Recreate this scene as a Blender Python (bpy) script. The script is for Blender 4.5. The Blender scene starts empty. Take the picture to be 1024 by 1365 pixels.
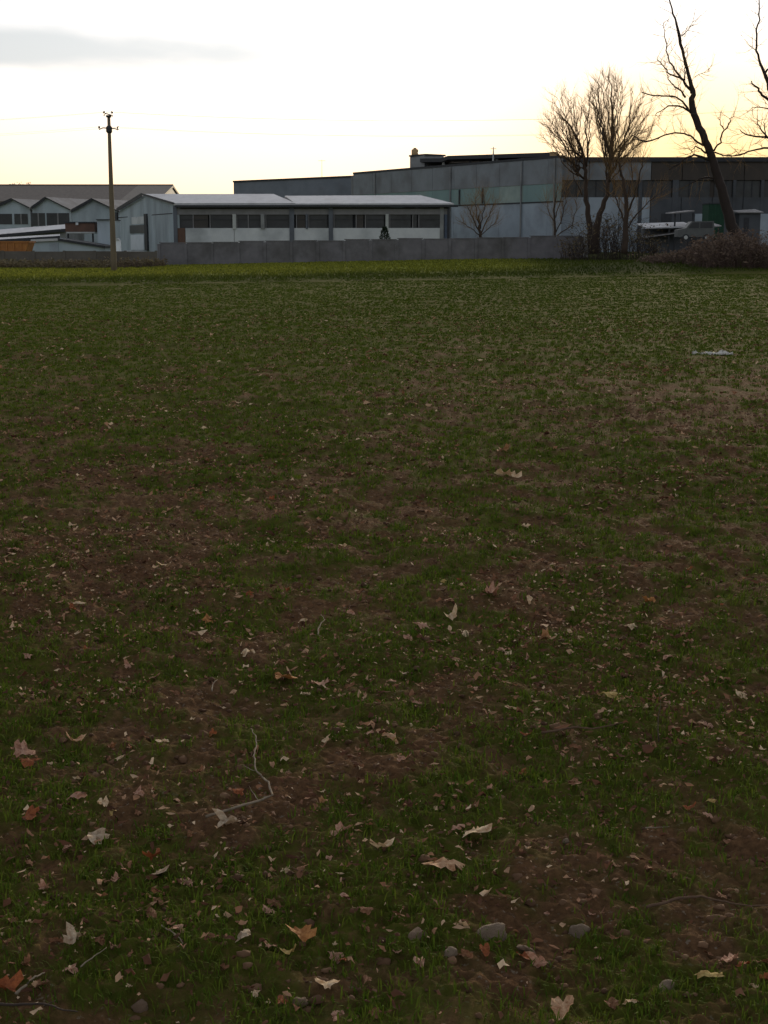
import bpy, math, random
import numpy as np
from mathutils import Vector, noise
R = math.radians
random.seed(7); rng = np.random.default_rng(11)
SC = bpy.context.scene; COL = SC.collection

# ------------------------------------------------------------ camera, sky, sun, exposure
F = 1900.0; CX = 512.0; CY = 682.5; HOR = 328.0; CAMH = 1.6
PITCH = math.atan((CY-HOR)/F)
cam = bpy.data.cameras.new('camera'); camo = bpy.data.objects.new('camera', cam); COL.objects.link(camo)
camo.location = (0, 0, CAMH); camo.rotation_euler = (R(90)-PITCH, 0, 0)
cam.sensor_fit = 'VERTICAL'; cam.sensor_height = 36; cam.lens = F/1365*36
cam.clip_start = .05; cam.clip_end = 9000
SC.camera = camo
SUN_AZ = R(11.5); SUN_EL = R(4.6)
SC.view_settings.view_transform = 'Standard'; SC.view_settings.look = 'None'
SC.view_settings.exposure = 2.55; SC.view_settings.gamma = 1; SC.view_settings.use_curve_mapping = False

w = bpy.data.worlds.new('World'); SC.world = w; w.use_nodes = True
nt = w.node_tree; nt.nodes.clear()
def N(t, kind, **kw):
    n = t.nodes.new(kind)
    for k, v in kw.items(): setattr(n, k, v)
    return n
def mathn(t, op, a, b=None, clamp=False):
    n = N(t, 'ShaderNodeMath', operation=op, use_clamp=clamp)
    for i, v in enumerate((a, b)):
        if v is None: continue
        if isinstance(v, (int, float)): n.inputs[i].default_value = v
        else: t.links.new(v, n.inputs[i])
    return n.outputs[0]
def mixc(t, fac, a, b, mode='MIX'):
    n = N(t, 'ShaderNodeMix', data_type='RGBA', blend_type=mode)
    for s, v in ((0, fac), (6, a), (7, b)):
        if isinstance(v, (int, float)): n.inputs[s].default_value = v
        elif isinstance(v, tuple): n.inputs[s].default_value = (*v, 1)
        else: t.links.new(v, n.inputs[s])
    return n.outputs[2]
SKY_K = 2.4
sky = N(nt, 'ShaderNodeTexSky', sky_type='NISHITA', sun_disc=False, sun_elevation=SUN_EL, sun_rotation=SUN_AZ,
        air_density=1.0, dust_density=3.0, ozone_density=1.0, altitude=100)
tc = N(nt, 'ShaderNodeTexCoord')
mp = N(nt, 'ShaderNodeMapping'); mp.inputs['Scale'].default_value = (1.2, 1.2, 7.0)
nt.links.new(tc.outputs['Generated'], mp.inputs['Vector'])
cn = N(nt, 'ShaderNodeTexNoise'); cn.inputs['Scale'].default_value = 2.2; cn.inputs['Detail'].default_value = 6
nt.links.new(mp.outputs[0], cn.inputs['Vector'])
bw0 = N(nt, 'ShaderNodeRGBToBW'); nt.links.new(sky.outputs[0], bw0.inputs[0])
# a thin cloud deck evens out the glow round the sun
even = mathn(nt, 'DIVIDE', 1.0, mathn(nt, 'ADD', 1.0, mathn(nt, 'DIVIDE', bw0.outputs[0], SKY_K)))
skyc = mixc(nt, 1.0, sky.outputs[0], even, 'MULTIPLY')
bw = N(nt, 'ShaderNodeRGBToBW'); nt.links.new(skyc, bw.inputs[0])
veil = mixc(nt, 1.0, (0.97, 0.985, 1.04), bw.outputs[0], 'MULTIPLY')
sep = N(nt, 'ShaderNodeSeparateXYZ'); nt.links.new(tc.outputs['Generated'], sep.inputs[0])
# thin high veil over all the sky, less of it down at the horizon, where the sunset colour stays
up = N(nt, 'ShaderNodeMapRange'); up.inputs[1].default_value = 0.035; up.inputs[2].default_value = 0.15
up.inputs[3].default_value = 0.47; up.inputs[4].default_value = 0.88; nt.links.new(sep.outputs[2], up.inputs[0])
base = mixc(nt, up.outputs[0], skyc, veil)
# the cloud round the setting sun is warm
ax = mathn(nt, 'DIVIDE', mathn(nt, 'SUBTRACT', mathn(nt, 'DIVIDE', sep.outputs[0], mathn(nt, 'MAXIMUM', sep.outputs[1], .05)), math.tan(R(12.5))), .150)
az_ = mathn(nt, 'DIVIDE', mathn(nt, 'SUBTRACT', mathn(nt, 'DIVIDE', sep.outputs[2], mathn(nt, 'MAXIMUM', sep.outputs[1], .05)), math.tan(R(1.5))), .095)
gd = mathn(nt, 'ADD', mathn(nt, 'MULTIPLY', ax, ax), mathn(nt, 'MULTIPLY', az_, az_))
gl = mathn(nt, 'MULTIPLY', mathn(nt, 'POWER', 2.718, mathn(nt, 'MULTIPLY', gd, -1.0)), mathn(nt, 'ADD', .62, mathn(nt, 'MULTIPLY', cn.outputs[0], .9)), clamp=True)
warm = mixc(nt, 1.0, (0.96, 0.67, 0.30), bw.outputs[0], 'MULTIPLY')
base = mixc(nt, mathn(nt, 'MULTIPLY', gl, mathn(nt, 'GREATER_THAN', sep.outputs[1], .1)), base, warm)
# broken grey cloud banks
cr = N(nt, 'ShaderNodeMapRange'); cr.inputs[1].default_value = .60; cr.inputs[2].default_value = .78
cr.inputs[3].default_value = 0; cr.inputs[4].default_value = .5; nt.links.new(cn.outputs[0], cr.inputs[0])
grey = mixc(nt, 1.0, (0.50, 0.53, 0.56), bw.outputs[0], 'MULTIPLY')
base = mixc(nt, cr.outputs[0], base, grey)
# one flat grey cloud low in the west, left of the pole
def cloud_band(az, el, wa, we, edge_scale, seed):
    gx = mathn(nt, 'DIVIDE', sep.outputs[0], mathn(nt, 'MAXIMUM', sep.outputs[1], .05))
    gz = mathn(nt, 'DIVIDE', sep.outputs[2], mathn(nt, 'MAXIMUM', sep.outputs[1], .05))
    m2 = N(nt, 'ShaderNodeMapping'); m2.inputs['Scale'].default_value = (6, 6, 26); m2.inputs['Location'].default_value = (seed, 0, 0)
    nt.links.new(tc.outputs['Generated'], m2.inputs['Vector'])
    nn = N(nt, 'ShaderNodeTexNoise'); nn.inputs['Scale'].default_value = edge_scale; nn.inputs['Detail'].default_value = 5
    nt.links.new(m2.outputs[0], nn.inputs['Vector'])
    a = mathn(nt, 'DIVIDE', mathn(nt, 'SUBTRACT', gx, math.tan(az)), wa)
    b = mathn(nt, 'DIVIDE', mathn(nt, 'SUBTRACT', gz, math.tan(el)), we)
    d = mathn(nt, 'ADD', mathn(nt, 'POWER', mathn(nt, 'ABSOLUTE', a), 2.0), mathn(nt, 'POWER', mathn(nt, 'ABSOLUTE', b), 2.0))
    d = mathn(nt, 'ADD', mathn(nt, 'SQRT', d), mathn(nt, 'MULTIPLY', mathn(nt, 'SUBTRACT', nn.outputs[0], .5), 1.9))
    mr = N(nt, 'ShaderNodeMapRange', interpolation_type='SMOOTHSTEP'); mr.inputs[1].default_value = 1.25; mr.inputs[2].default_value = .35
    mr.inputs[3].default_value = 0; mr.inputs[4].default_value = 1; nt.links.new(d, mr.inputs[0])
    front = mathn(nt, 'GREATER_THAN', sep.outputs[1], .1)
    return mathn(nt, 'MULTIPLY', mr.outputs[0], front)
CLOUDY = 1.0
c1 = cloud_band(math.atan((70-512)/F), math.atan((328-84)/F), 400/F, 34/F, 1.0, 3.0)
dull = mixc(nt, 1.0, (0.54, 0.575, 0.585), bw.outputs[0], 'MULTIPLY')
base = mixc(nt, mathn(nt, 'MULTIPLY', c1, .8), base, dull)
bg = N(nt, 'ShaderNodeBackground'); bg.inputs['Strength'].default_value = 0.12
nt.links.new(base, bg.inputs['Color'])
out = N(nt, 'ShaderNodeOutputWorld'); nt.links.new(bg.outputs[0], out.inputs[0])

sun = bpy.data.lights.new('sun', 'SUN'); sun.energy = 1.0; sun.angle = R(10); sun.color = (1, .83, .58)
suno = bpy.data.objects.new('sun', sun); COL.objects.link(suno)
sd = Vector((math.sin(SUN_AZ)*math.cos(SUN_EL), math.cos(SUN_AZ)*math.cos(SUN_EL), math.sin(SUN_EL)))
suno.rotation_euler = sd.to_track_quat('Z', 'Y').to_euler(); suno.location = (20, -5, 60)

# ------------------------------------------------------------ small tools
def ray(px, py):
    a = (px-CX)/F; b = (CY-py)/F; c, s = math.cos(PITCH), math.sin(PITCH)
    return Vector((a, c+b*s, -s+b*c))
def P(px, py, d):
    """the point at distance d (along y) seen at pixel px, py of the photograph"""
    r = ray(px, py); k = d/r.y
    return Vector((r.x*k, d, CAMH+r.z*k))
def X(px, d): return P(px, HOR, d).x
def Z(py, d): return P(CX, py, d).z

def _h(ix, iy, s):
    n = (ix.astype(np.int64)*374761393 + iy.astype(np.int64)*668265263 + s*1274126177) & 0xffffffff
    n = ((n ^ (n >> 13))*1274126177) & 0xffffffff
    return ((n ^ (n >> 16)) & 0xffff)/65535.0
def vnoise(x, y, s=0):
    xi = np.floor(x); yi = np.floor(y); fx = x-xi; fy = y-yi
    fx = fx*fx*(3-2*fx); fy = fy*fy*(3-2*fy); xi = xi.astype(np.int64); yi = yi.astype(np.int64)
    a = _h(xi, yi, s); b = _h(xi+1, yi, s); c = _h(xi, yi+1, s); d = _h(xi+1, yi+1, s)
    return (a*(1-fx)+b*fx)*(1-fy)+(c*(1-fx)+d*fx)*fy
def fbm(x, y, s=0, o=4):
    v = 0; a = .5; t = 0
    for i in range(o):
        v = v+a*vnoise(x*2**i+17.3*i, y*2**i-9.1*i, s+i); t += a; a *= .5
    return v/t
def sstep(a, b, v):
    t = np.clip((v-a)/(b-a), 0, 1); return t*t*(3-2*t)

def edge_line(x): return 70.5+0.72*np.clip(x, -40, 40)+1.6*(fbm(x*.45+9, x*0+2.5, 91, 3)-.5)      # where the ploughed field ends and the grass verge starts
def ground_z(x, y, fine=True):
    x = np.asarray(x, float); y = np.asarray(y, float); r = np.sqrt(x*x+y*y)
    yb = edge_line(x)
    z = sstep(0, 44, y-yb)*np.clip(0.02*(x+18), -.02, .95)
    z = z-0.05*np.exp(-((y-yb+1.2)/1.1)**2)+0.05*sstep(-1, 1.5, y-yb)       # shallow ditch along the edge
    z = z+0.35*np.exp(-((x-20)/7)**2-((y-96)/9)**2)                           # low mound below the big tree
    field = 1-sstep(-1.5, .5, y-yb)
    z = z+(fbm(x*.35, y*.35, 3, 2)-.5)*.06
    if fine:
        c = (fbm(x*2.3, y*2.3, 5, 3)-.5)*.07
        c = c+np.abs(vnoise(x*7.5, y*7.5, 9)-.5)*-.030+np.abs(vnoise(x*17, y*17, 12)-.5)*-.034
        c = c+(vnoise(x*42, y*42, 14)-.5)*.016+(vnoise(x*90, y*90, 15)-.5)*.007
        z = z+c*(field*.95+.05)*(1-sstep(60, 110, r))
    return z
def greenness(x, y):
    """0 bare soil, 1 full young grass"""
    r = np.sqrt(x*x+y*y)
    g = fbm(x*1.5+40, y*.9+7, 21, 4)*.33+fbm(x*8, y*5.5, 31, 3)*.67
    px = CX+F*x/np.maximum(y, .5); q = np.maximum(y, .5)
    py = HOR+F*CAMH/q
    def blob(cx, cy, sx, sy): return np.exp(-((px-cx)/sx)**2-((py-cy)/sy)**2)
    b = .10*blob(900, 1050, 260, 130)+.08*blob(900, 540, 400, 40)*-1+.09*blob(200, 540, 420, 60)+.05*blob(560, 1180, 160, 70)
    b = b-.09*blob(250, 1110, 170, 70)-.07*blob(540, 770, 600, 60)-.06*blob(60, 700, 200, 120)+.06*blob(560, 960, 140, 80)+.05*blob(300, 870, 200, 50)
    b = b+.22*sstep(12, 38, r)+.5*sstep(-7, -1, y-edge_line(x))
    b = b-.03*blob(600, 1330, 160, 60)
    return np.clip((g+b-.47)*4.8+.5, 0, 1)
def gz(x, y, fine=True): return float(ground_z(np.array([x]), np.array([y]), fine)[0])
def GP(px, py):
    """where the ray through a pixel meets the ground"""
    r = ray(px, py); t = CAMH/-r.z if r.z < 0 else 200
    for _ in range(6):
        z = gz(r.x*t, r.y*t, False); t = (CAMH-z)/-r.z
    return Vector((r.x*t, r.y*t, gz(r.x*t, r.y*t)))

class MB:
    def __init__(s): s.v = []; s.f = []; s.m = []
    def add(s, vs, fs, mi=0):
        o = len(s.v); s.v += [tuple(p) for p in vs]; s.f += [tuple(i+o for i in f) for f in fs]; s.m += [mi]*len(fs)
    def box(s, x0, x1, y0, y1, z0, z1):
        s.add([(x0,y0,z0),(x1,y0,z0),(x1,y1,z0),(x0,y1,z0),(x0,y0,z1),(x1,y0,z1),(x1,y1,z1),(x0,y1,z1)],
              [(0,3,2,1),(4,5,6,7),(0,1,5,4),(1,2,6,5),(2,3,7,6),(3,0,4,7)])
    def slab(s, a, b, dirv, thick_z, down=None):
        """a quad a-b swept by dirv, thickened straight down by thick_z"""
        a, b, d = Vector(a), Vector(b), Vector(dirv); t = Vector((0,0,-thick_z))
        p = [a, b, b+d, a+d]; s.add(p+[q+t for q in p], [(0,1,2,3),(7,6,5,4),(0,4,5,1),(1,5,6,2),(2,6,7,3),(3,7,4,0)])
    def prism(s, pts, dirv):
        """a polygon swept along dirv"""
        n = len(pts); p = [Vector(q) for q in pts]; d = Vector(dirv)
        s.add(p+[q+d for q in p], [tuple(range(n)), tuple(range(2*n-1, n-1, -1))]+[((i+1)%n, i, i+n, (i+1)%n+n) for i in range(n)])
    def tube(s, pts, rad, n=6):
        pts = [Vector(p) for p in pts]; o = []; k = len(pts)
        for i, p in enumerate(pts):
            t = (pts[min(i+1,k-1)]-pts[max(i-1,0)]).normalized()
            u = t.cross(Vector((.3,1,.1))).normalized(); w2 = t.cross(u)
            for j in range(n):
                a = 2*math.pi*j/n; o.append(p+(u*math.cos(a)+w2*math.sin(a))*rad[i])
        f = [(i*n+j, i*n+(j+1)%n, (i+1)*n+(j+1)%n, (i+1)*n+j) for i in range(k-1) for j in range(n)]
        f += [tuple(range(n-1,-1,-1)), tuple((k-1)*n+j for j in range(n))]
        s.add(o, f)
    def build(s, name, mat, parent=None, smooth=False):
        me = bpy.data.meshes.new(name); me.from_pydata(s.v, [], s.f)
        for m_ in (mat if isinstance(mat, (list, tuple)) else [mat]): me.materials.append(m_)
        if any(s.m): me.polygons.foreach_set('material_index', s.m)
        if smooth: me.shade_smooth()
        me.update()
        ob = bpy.data.objects.new(name, me); COL.objects.link(ob)
        if parent is not None:
            ob.parent = parent; bpy.context.view_layer.update() if False else None
            ob.matrix_parent_inverse = PINV[parent.name] if parent.name in PINV else ob.matrix_parent_inverse
        return ob
PINV = {}
def tag(o, label, cat, group=None, kind=None):
    if label: o['label'] = label
    if cat: o['category'] = cat
    if group: o['group'] = group
    if kind: o['kind'] = kind
    return o
def thing(name, loc, label, cat, group=None):
    o = bpy.data.objects.new(name, None); COL.objects.link(o); o.location = loc; o.empty_display_size = .3
    from mathutils import Matrix
    PINV[o.name] = Matrix.Translation(-Vector(loc))
    return tag(o, label, cat, group)

# ------------------------------------------------------------ materials
def mat(name, c1, c2=None, scale=2.0, rough=.85, spec=.3, bump=0.0, bscale=20.0, stretch=(1,1,1), metal=0, trans=0.0, detail=6, dirt=None):
    m = bpy.data.materials.new(name); m.use_nodes = True; t = m.node_tree; b = t.nodes['Principled BSDF']
    b.inputs['Roughness'].default_value = rough; b.inputs['Specular IOR Level'].default_value = spec; b.inputs['Metallic'].default_value = metal
    co = N(t, 'ShaderNodeTexCoord'); mp_ = N(t, 'ShaderNodeMapping'); mp_.inputs['Scale'].default_value = stretch
    t.links.new(co.outputs['Object'], mp_.inputs['Vector'])
    nz = N(t, 'ShaderNodeTexNoise'); nz.inputs['Scale'].default_value = scale; nz.inputs['Detail'].default_value = detail; nz.inputs['Roughness'].default_value = .65
    t.links.new(mp_.outputs[0], nz.inputs['Vector'])
    mr = N(t, 'ShaderNodeMapRange'); mr.inputs[1].default_value = .32; mr.inputs[2].default_value = .68; t.links.new(nz.outputs[0], mr.inputs[0])
    col = mixc(t, mr.outputs[0], c1, c2 or tuple(v*.6 for v in c1))
    if dirt:
        n3 = N(t, 'ShaderNodeTexNoise'); n3.inputs['Scale'].default_value = .35; n3.inputs['Detail'].default_value = 8
        t.links.new(mp_.outputs[0], n3.inputs['Vector'])
        r3 = N(t, 'ShaderNodeMapRange'); r3.inputs[1].default_value = .48; r3.inputs[2].default_value = .7; t.links.new(n3.outputs[0], r3.inputs[0])
        col = mixc(t, mathn(t, 'MULTIPLY', r3.outputs[0], .7), col, dirt)
    t.links.new(col, b.inputs['Base Color'])
    if bump:
        n2 = N(t, 'ShaderNodeTexNoise'); n2.inputs['Scale'].default_value = bscale; n2.inputs['Detail'].default_value = 5
        t.links.new(mp_.outputs[0], n2.inputs['Vector'])
        bp = N(t, 'ShaderNodeBump'); bp.inputs['Strength'].default_value = bump; bp.inputs['Distance'].default_value = .02
        t.links.new(n2.outputs[0], bp.inputs['Height']); t.links.new(bp.outputs[0], b.inputs['Normal'])
    if trans:
        tr = N(t, 'ShaderNodeBsdfTranslucent'); t.links.new(col, tr.inputs['Color'])
        ms = N(t, 'ShaderNodeMixShader'); ms.inputs[0].default_value = trans
        o = t.nodes['Material Output']; t.links.new(b.outputs[0], ms.inputs[1]); t.links.new(tr.outputs[0], ms.inputs[2]); t.links.new(ms.outputs[0], o.inputs[0])
    return m
def attr_mat(name, attr, ca, cb, extra=None, trans=0, rough=.9, spec=.1):
    """colour from a per-vertex value between ca and cb, broken up by noise"""
    m = mat(name, ca, cb, rough=rough, spec=spec, trans=trans); t = m.node_tree
    at = N(t, 'ShaderNodeAttribute', attribute_name=attr)
    col = mixc(t, at.outputs['Fac'], ca, cb)
    if extra: col = extra(t, col)
    for n in t.nodes:
        if n.type == 'BSDF_PRINCIPLED': t.links.new(col, n.inputs['Base Color'])
        if n.type == 'BSDF_TRANSLUCENT': t.links.new(col, n.inputs['Color'])
    return m

# ------------------------------------------------------------ ground: one sheet from the feet to the horizon
rows_py = np.concatenate([np.arange(2600, 1420, -60.), np.arange(1420, 352, -2.0), [350, 348, 346, 344, 342, 340, 338, 336, 334, 332, 331, 330, 329.4, 329, 328.6]])
rr = CAMH*F/(rows_py-HOR)
rr = np.concatenate([[.02], rr]); rr = np.sort(rr)
fa = np.arange(-19.5, 19.5, .065)
ang = np.radians(np.concatenate([np.arange(-180, -19.5, 6.), fa, np.arange(19.5, 180, 6.)]))
A, RR = np.meshgrid(ang, rr); GX = RR*np.sin(A); GY = RR*np.cos(A)
GZ = ground_z(GX, GY); GR = greenness(GX, GY)
nr, na = GX.shape
idx = np.arange(nr*na).reshape(nr, na)
nxt = np.roll(idx, -1, axis=1)
quads = np.stack([idx[:-1], nxt[:-1], nxt[1:], idx[1:]], -1).reshape(-1, 4)[:, ::-1]
def np_mesh(name, verts, faces_flat, corner, nper, mats, smooth=True, attrs=None, mat_index=None):
    me = bpy.data.meshes.new(name); nv = len(verts); nf = len(faces_flat)//nper
    me.vertices.add(nv); me.vertices.foreach_set('co', np.ascontiguousarray(verts, np.float32).ravel())
    me.loops.add(nf*nper); me.loops.foreach_set('vertex_index', np.ascontiguousarray(faces_flat, np.int32).ravel())
    me.polygons.add(nf); me.polygons.foreach_set('loop_start', np.arange(0, nf*nper, nper, dtype=np.int32))
    me.polygons.foreach_set('loop_total', np.full(nf, nper, np.int32))
    for m_ in mats: me.materials.append(m_)
    if smooth: me.polygons.foreach_set('use_smooth', np.ones(nf, bool))
    for k, v in (attrs or {}).items():
        a_ = me.attributes.new(k, 'FLOAT', 'POINT'); a_.data.foreach_set('value', np.ascontiguousarray(v, np.float32).ravel())
    me.update(calc_edges=True); me.validate()
    ob = bpy.data.objects.new(name, me); COL.objects.link(ob); return ob
verge = sstep(-2.5, 4.5, GY-edge_line(GX)+5*(fbm(GX*.9, GY*.25, 95, 3)-.5))
def verge_glow_at(x, y): return (1-.85*sstep(8, 13, x+2*(fbm(x*.5, y*.3, 97, 2)-.5)))*(.12+.88*sstep(5, 20, y-edge_line(x)+6*(fbm(x*.4, y*.2, 98, 3)-.5)))  # backlit glow of the verge, dimmed by the trees at right, painted as colour
verge_glow = verge_glow_at(GX, GY)

def ground_material():
    m = bpy.data.materials.new('field_soil'); m.use_nodes = True; t = m.node_tree; b = t.nodes['Principled BSDF']
    b.inputs['Roughness'].default_value = 1; b.inputs['Specular IOR Level'].default_value = .02
    co = N(t, 'ShaderNodeTexCoord')
    def nz(scale, det=6, ro=.6, st=(1,1,1)):
        mm = N(t, 'ShaderNodeMapping'); mm.inputs['Scale'].default_value = st; t.links.new(co.outputs['Object'], mm.inputs['Vector'])
        n = N(t, 'ShaderNodeTexNoise'); n.inputs['Scale'].default_value = scale; n.inputs['Detail'].default_value = det; n.inputs['Roughness'].default_value = ro
        t.links.new(mm.outputs[0], n.inputs['Vector']); return n.outputs[0]
    def rng_(v, a, b_): 
        r_ = N(t, 'ShaderNodeMapRange'); r_.inputs[1].default_value = a; r_.inputs[2].default_value = b_; t.links.new(v, r_.inputs[0]); return r_.outputs[0]
    soil = mixc(t, rng_(nz(9), .3, .7), (.115, .058, .028), (.195, .108, .056))
    soil = mixc(t, rng_(nz(45), .35, .7), soil, (.064, .035, .019))
    soil = mixc(t, mathn(t, 'MULTIPLY', rng_(nz(1.3, 4), .4, .7), .45), soil, (.105, .071, .035))
    straw = mixc(t, rng_(nz(60, 3), .62, .70), soil, (.20, .155, .115))
    at = N(t, 'ShaderNodeAttribute', attribute_name='green').outputs['Fac']
    grass = mixc(t, rng_(nz(14), .3, .7), (.046, .064, .009), (.082, .088, .014))
    gm = mathn(t, 'MULTIPLY', at, rng_(nz(30, 5, .7), .28, .52))
    col = mixc(t, mathn(t, 'MULTIPLY', gm, .93), straw, grass)
    vg = N(t, 'ShaderNodeAttribute', attribute_name='verge').outputs['Fac']
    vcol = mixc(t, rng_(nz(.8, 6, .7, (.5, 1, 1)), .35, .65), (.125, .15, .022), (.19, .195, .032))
    ls = N(t, 'ShaderNodeAttribute', attribute_name='verge_glow').outputs['Fac']
    vcol = mixc(t, ls, (.032, .038, .012), vcol)  # dark end stands in for the shade of blades on the verge soil
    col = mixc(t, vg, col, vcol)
    t.links.new(col, b.inputs['Base Color'])
    bp = N(t, 'ShaderNodeBump'); bp.inputs['Strength'].default_value = .9; bp.inputs['Distance'].default_value = .016
    t.links.new(nz(70, 6, .7), bp.inputs['Height']); t.links.new(bp.outputs[0], b.inputs['Normal'])
    return m
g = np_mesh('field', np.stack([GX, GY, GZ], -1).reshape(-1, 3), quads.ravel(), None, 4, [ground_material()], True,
            {'green': GR, 'verge': verge, 'verge_glow': verge_glow})
tag(g, None, None, kind='structure')

# ------------------------------------------------------------ grass, clods and litter (nobody could count them)
def scatter(n, r0, r1, half=.29, margin=.9):
    """points spread evenly over the wedge in view plus a margin"""
    y = np.sqrt(rng.uniform(r0*r0, r1*r1, n)); x = rng.uniform(-1, 1, n)*(half*y+margin); return x, y
def tufts(name, spec, material, label):
    V = []; T = []; tint = []; off = 0
    for (x, y, nb, hgt, wid, lean) in spec:
        n = len(x); z = ground_z(x, y)
        base_t = rng.random(n)
        for k in range(nb):
            az = rng.uniform(0, 6.283, n); h = hgt*rng.uniform(.45, 1.15, n); l = h*rng.uniform(.15, lean, n); ww = wid*rng.uniform(.6, 1.3, n); hgt = hgt*1.0
            bx = x+rng.normal(0, .018, n); by = y+rng.normal(0, .018, n)
            dx, dy = np.cos(az), np.sin(az); sx, sy = -dy*ww/2, dx*ww/2
            a = np.stack([bx-sx, by-sy, z-.004], -1); b = np.stack([bx+sx, by+sy, z-.004], -1)
            c = np.stack([bx+dx*l*.4-sx*.9, by+dy*l*.4-sy*.9, z+h*.62], -1); d = np.stack([bx+dx*l*.4+sx*.9, by+dy*l*.4+sy*.9, z+h*.62], -1)
            e = np.stack([bx+dx*l, by+dy*l, z+h*rng.uniform(.75, 1.0, n)], -1)
            V.append(np.stack([a, b, c, d, e], 1).reshape(-1, 3))
            o = off+np.arange(n)*5
            T.append(np.stack([o, o+1, o+3, o, o+3, o+2, o+2, o+3, o+4], -1).reshape(-1))
            tv = np.clip(base_t*.6+rng.random(n)*.4, 0, 1); tv = tv*verge_glow_at(x, y) if name == 'verge_grass' else tv; tint.append(np.repeat(tv, 5)); off += 5*n
    ob = np_mesh(name, np.concatenate(V), np.concatenate(T), None, 3, [material], True, {'tint': np.concatenate(tint)})
    return tag(ob, label, None, kind='stuff')
def keep(x, y, bias=0.0, top=1.0):
    p = np.clip(greenness(x, y)+bias, 0.02, top); k = (rng.random(len(x)) < np.where(y > edge_line(x)-4, .9, p)) & (rng.random(len(x)) > sstep(0, 9, y-edge_line(x))); return x[k], y[k]
def scatter_p(n, r0, r1, k, half=.29, margin=.9):
    # density falls as r**-k
    e = 2-k; y = (r0**e+rng.random(n)*(r1**e-r0**e))**(1/e); x = rng.uniform(-1, 1, n)*(half*y+margin*np.minimum(1, 3/y+.4)); return x, y
spec = []
x, y = keep(*scatter_p(128000, 2.4, 92, 1.38))
spec = [(x, y, 6, .027*(y/3)**.08, .0032*(y/3)**.62, 1.3)]
M_grass = attr_mat('young_grass', 'tint', (.036, .078, .007), (.112, .138, .016), trans=.25)
o = tufts('grass', spec, M_grass, 'thin young green grass sprouting all over the brown field')
o['category'] = 'grass'
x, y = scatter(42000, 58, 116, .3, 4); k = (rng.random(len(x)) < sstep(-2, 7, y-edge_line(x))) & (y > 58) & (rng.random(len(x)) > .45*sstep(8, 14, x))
M_verge = attr_mat('verge_grass', 'tint', (.045, .065, .012), (.30, .31, .045), trans=.4)  # pale end carries low sun shining through the blades, put into the colour
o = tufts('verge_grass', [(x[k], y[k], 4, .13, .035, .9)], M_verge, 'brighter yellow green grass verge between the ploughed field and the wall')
o['category'] = 'grass'

def clod_mesh(name, n, r0, r1, smin, smax, material, colour_attr=True, flat=.6):
    x, y = scatter(n, r0, r1); z = ground_z(x, y)
    p = 1-greenness(x, y)*.6; k = rng.random(n) < p; x, y, z = x[k], y[k], z[k]; n = len(x)
    # a rough 8-sided lump, 3 rings
    ringz = [-.5, .35, .9]; nr_ = 6
    base_v = [(math.cos(2*math.pi*j/nr_)*rad, math.sin(2*math.pi*j/nr_)*rad, zz) for zz, rad in zip(ringz, (.9, 1., .5)) for j in range(nr_)]+[(0, 0, 1.1)]
    fs = []
    for i in range(2):
        for j in range(nr_):
            a, b = i*nr_+j, i*nr_+(j+1) % nr_; fs += [(a, b, b+nr_), (a, b+nr_, a+nr_)]
    for j in range(nr_): fs.append((12+j, 12+(j+1) % nr_, 18))
    bv = np.array(base_v); fs = np.array(fs)
    s = smin*(smax/smin)**(rng.random(n)**2.2); az = rng.uniform(0, 6.28, n)
    v = bv[None]*(1+rng.normal(0, .2, (n, 19, 1)))*s[:, None, None]
    v[:, :, 0] *= rng.uniform(.8, 1.5, (n, 1)); v[:, :, 2] *= flat
    c, sn = np.cos(az)[:, None], np.sin(az)[:, None]
    vx = v[:, :, 0]*c-v[:, :, 1]*sn+x[:, None]; vy = v[:, :, 0]*sn+v[:, :, 1]*c+y[:, None]; vz = v[:, :, 2]+z[:, None]
    T = (np.arange(n)[:, None, None]*19+fs[None]).reshape(-1)
    return np_mesh(name, np.stack([vx, vy, vz], -1).reshape(-1, 3), T, None, 3, [material], True, {'tint': np.repeat(rng.random(n), 19)})
M_clod = attr_mat('soil_clod', 'tint', (.062, .033, .019), (.165, .095, .055))
o = clod_mesh('soil_clods', 38000, 2.5, 15, .003, .017, M_clod); tag(o, 'crumbled brown clods of soil between the grass', 'soil', kind='stuff')

def flakes(name, n, r0, r1, smin, smax, material, half=.29, margin=.9):
    x, y = scatter(n, r0, r1, half, margin)
    w_ = fbm(x*1.1, y*1.1, 55, 3); k = (rng.random(n) < np.clip((w_-.40)*5, .10, 1)) & (y < edge_line(x)-.3); x, y = x[k], y[k]; n = len(x)
    z = ground_z(x, y)+.008+rng.random(n)*.018
    s = smin*(smax/smin)**rng.random(n)**1.6; az = rng.uniform(0, 6.28, n)
    out_ = np.array([(-1, 0, 0), (-.35, .55, .25), (.4, .4, .1), (1, .05, .3), (.3, -.5, .2), (-.4, -.4, -.1), (0, 0, .22)])
    v = out_[None]*(1+rng.normal(0, .25, (n, 7, 1)))*s[:, None, None]; v[:, :, 2] += rng.normal(0, .28, (n, 7))*s[:, None]
    v[:, :, 1] *= rng.uniform(.35, 1, (n, 1))
    c, sn = np.cos(az)[:, None], np.sin(az)[:, None]
    V = np.stack([v[:, :, 0]*c-v[:, :, 1]*sn+x[:, None], v[:, :, 0]*sn+v[:, :, 1]*c+y[:, None], v[:, :, 2]+z[:, None]], -1).reshape(-1, 3)
    fs = np.array([(i, (i+1) % 6, 6) for i in range(6)])
    T = (np.arange(n)[:, None, None]*7+fs[None]).reshape(-1)
    return V, T, np.repeat(rng.random(n), 7), n
Vs, Ts, ti, off = [], [], [], 0
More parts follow.
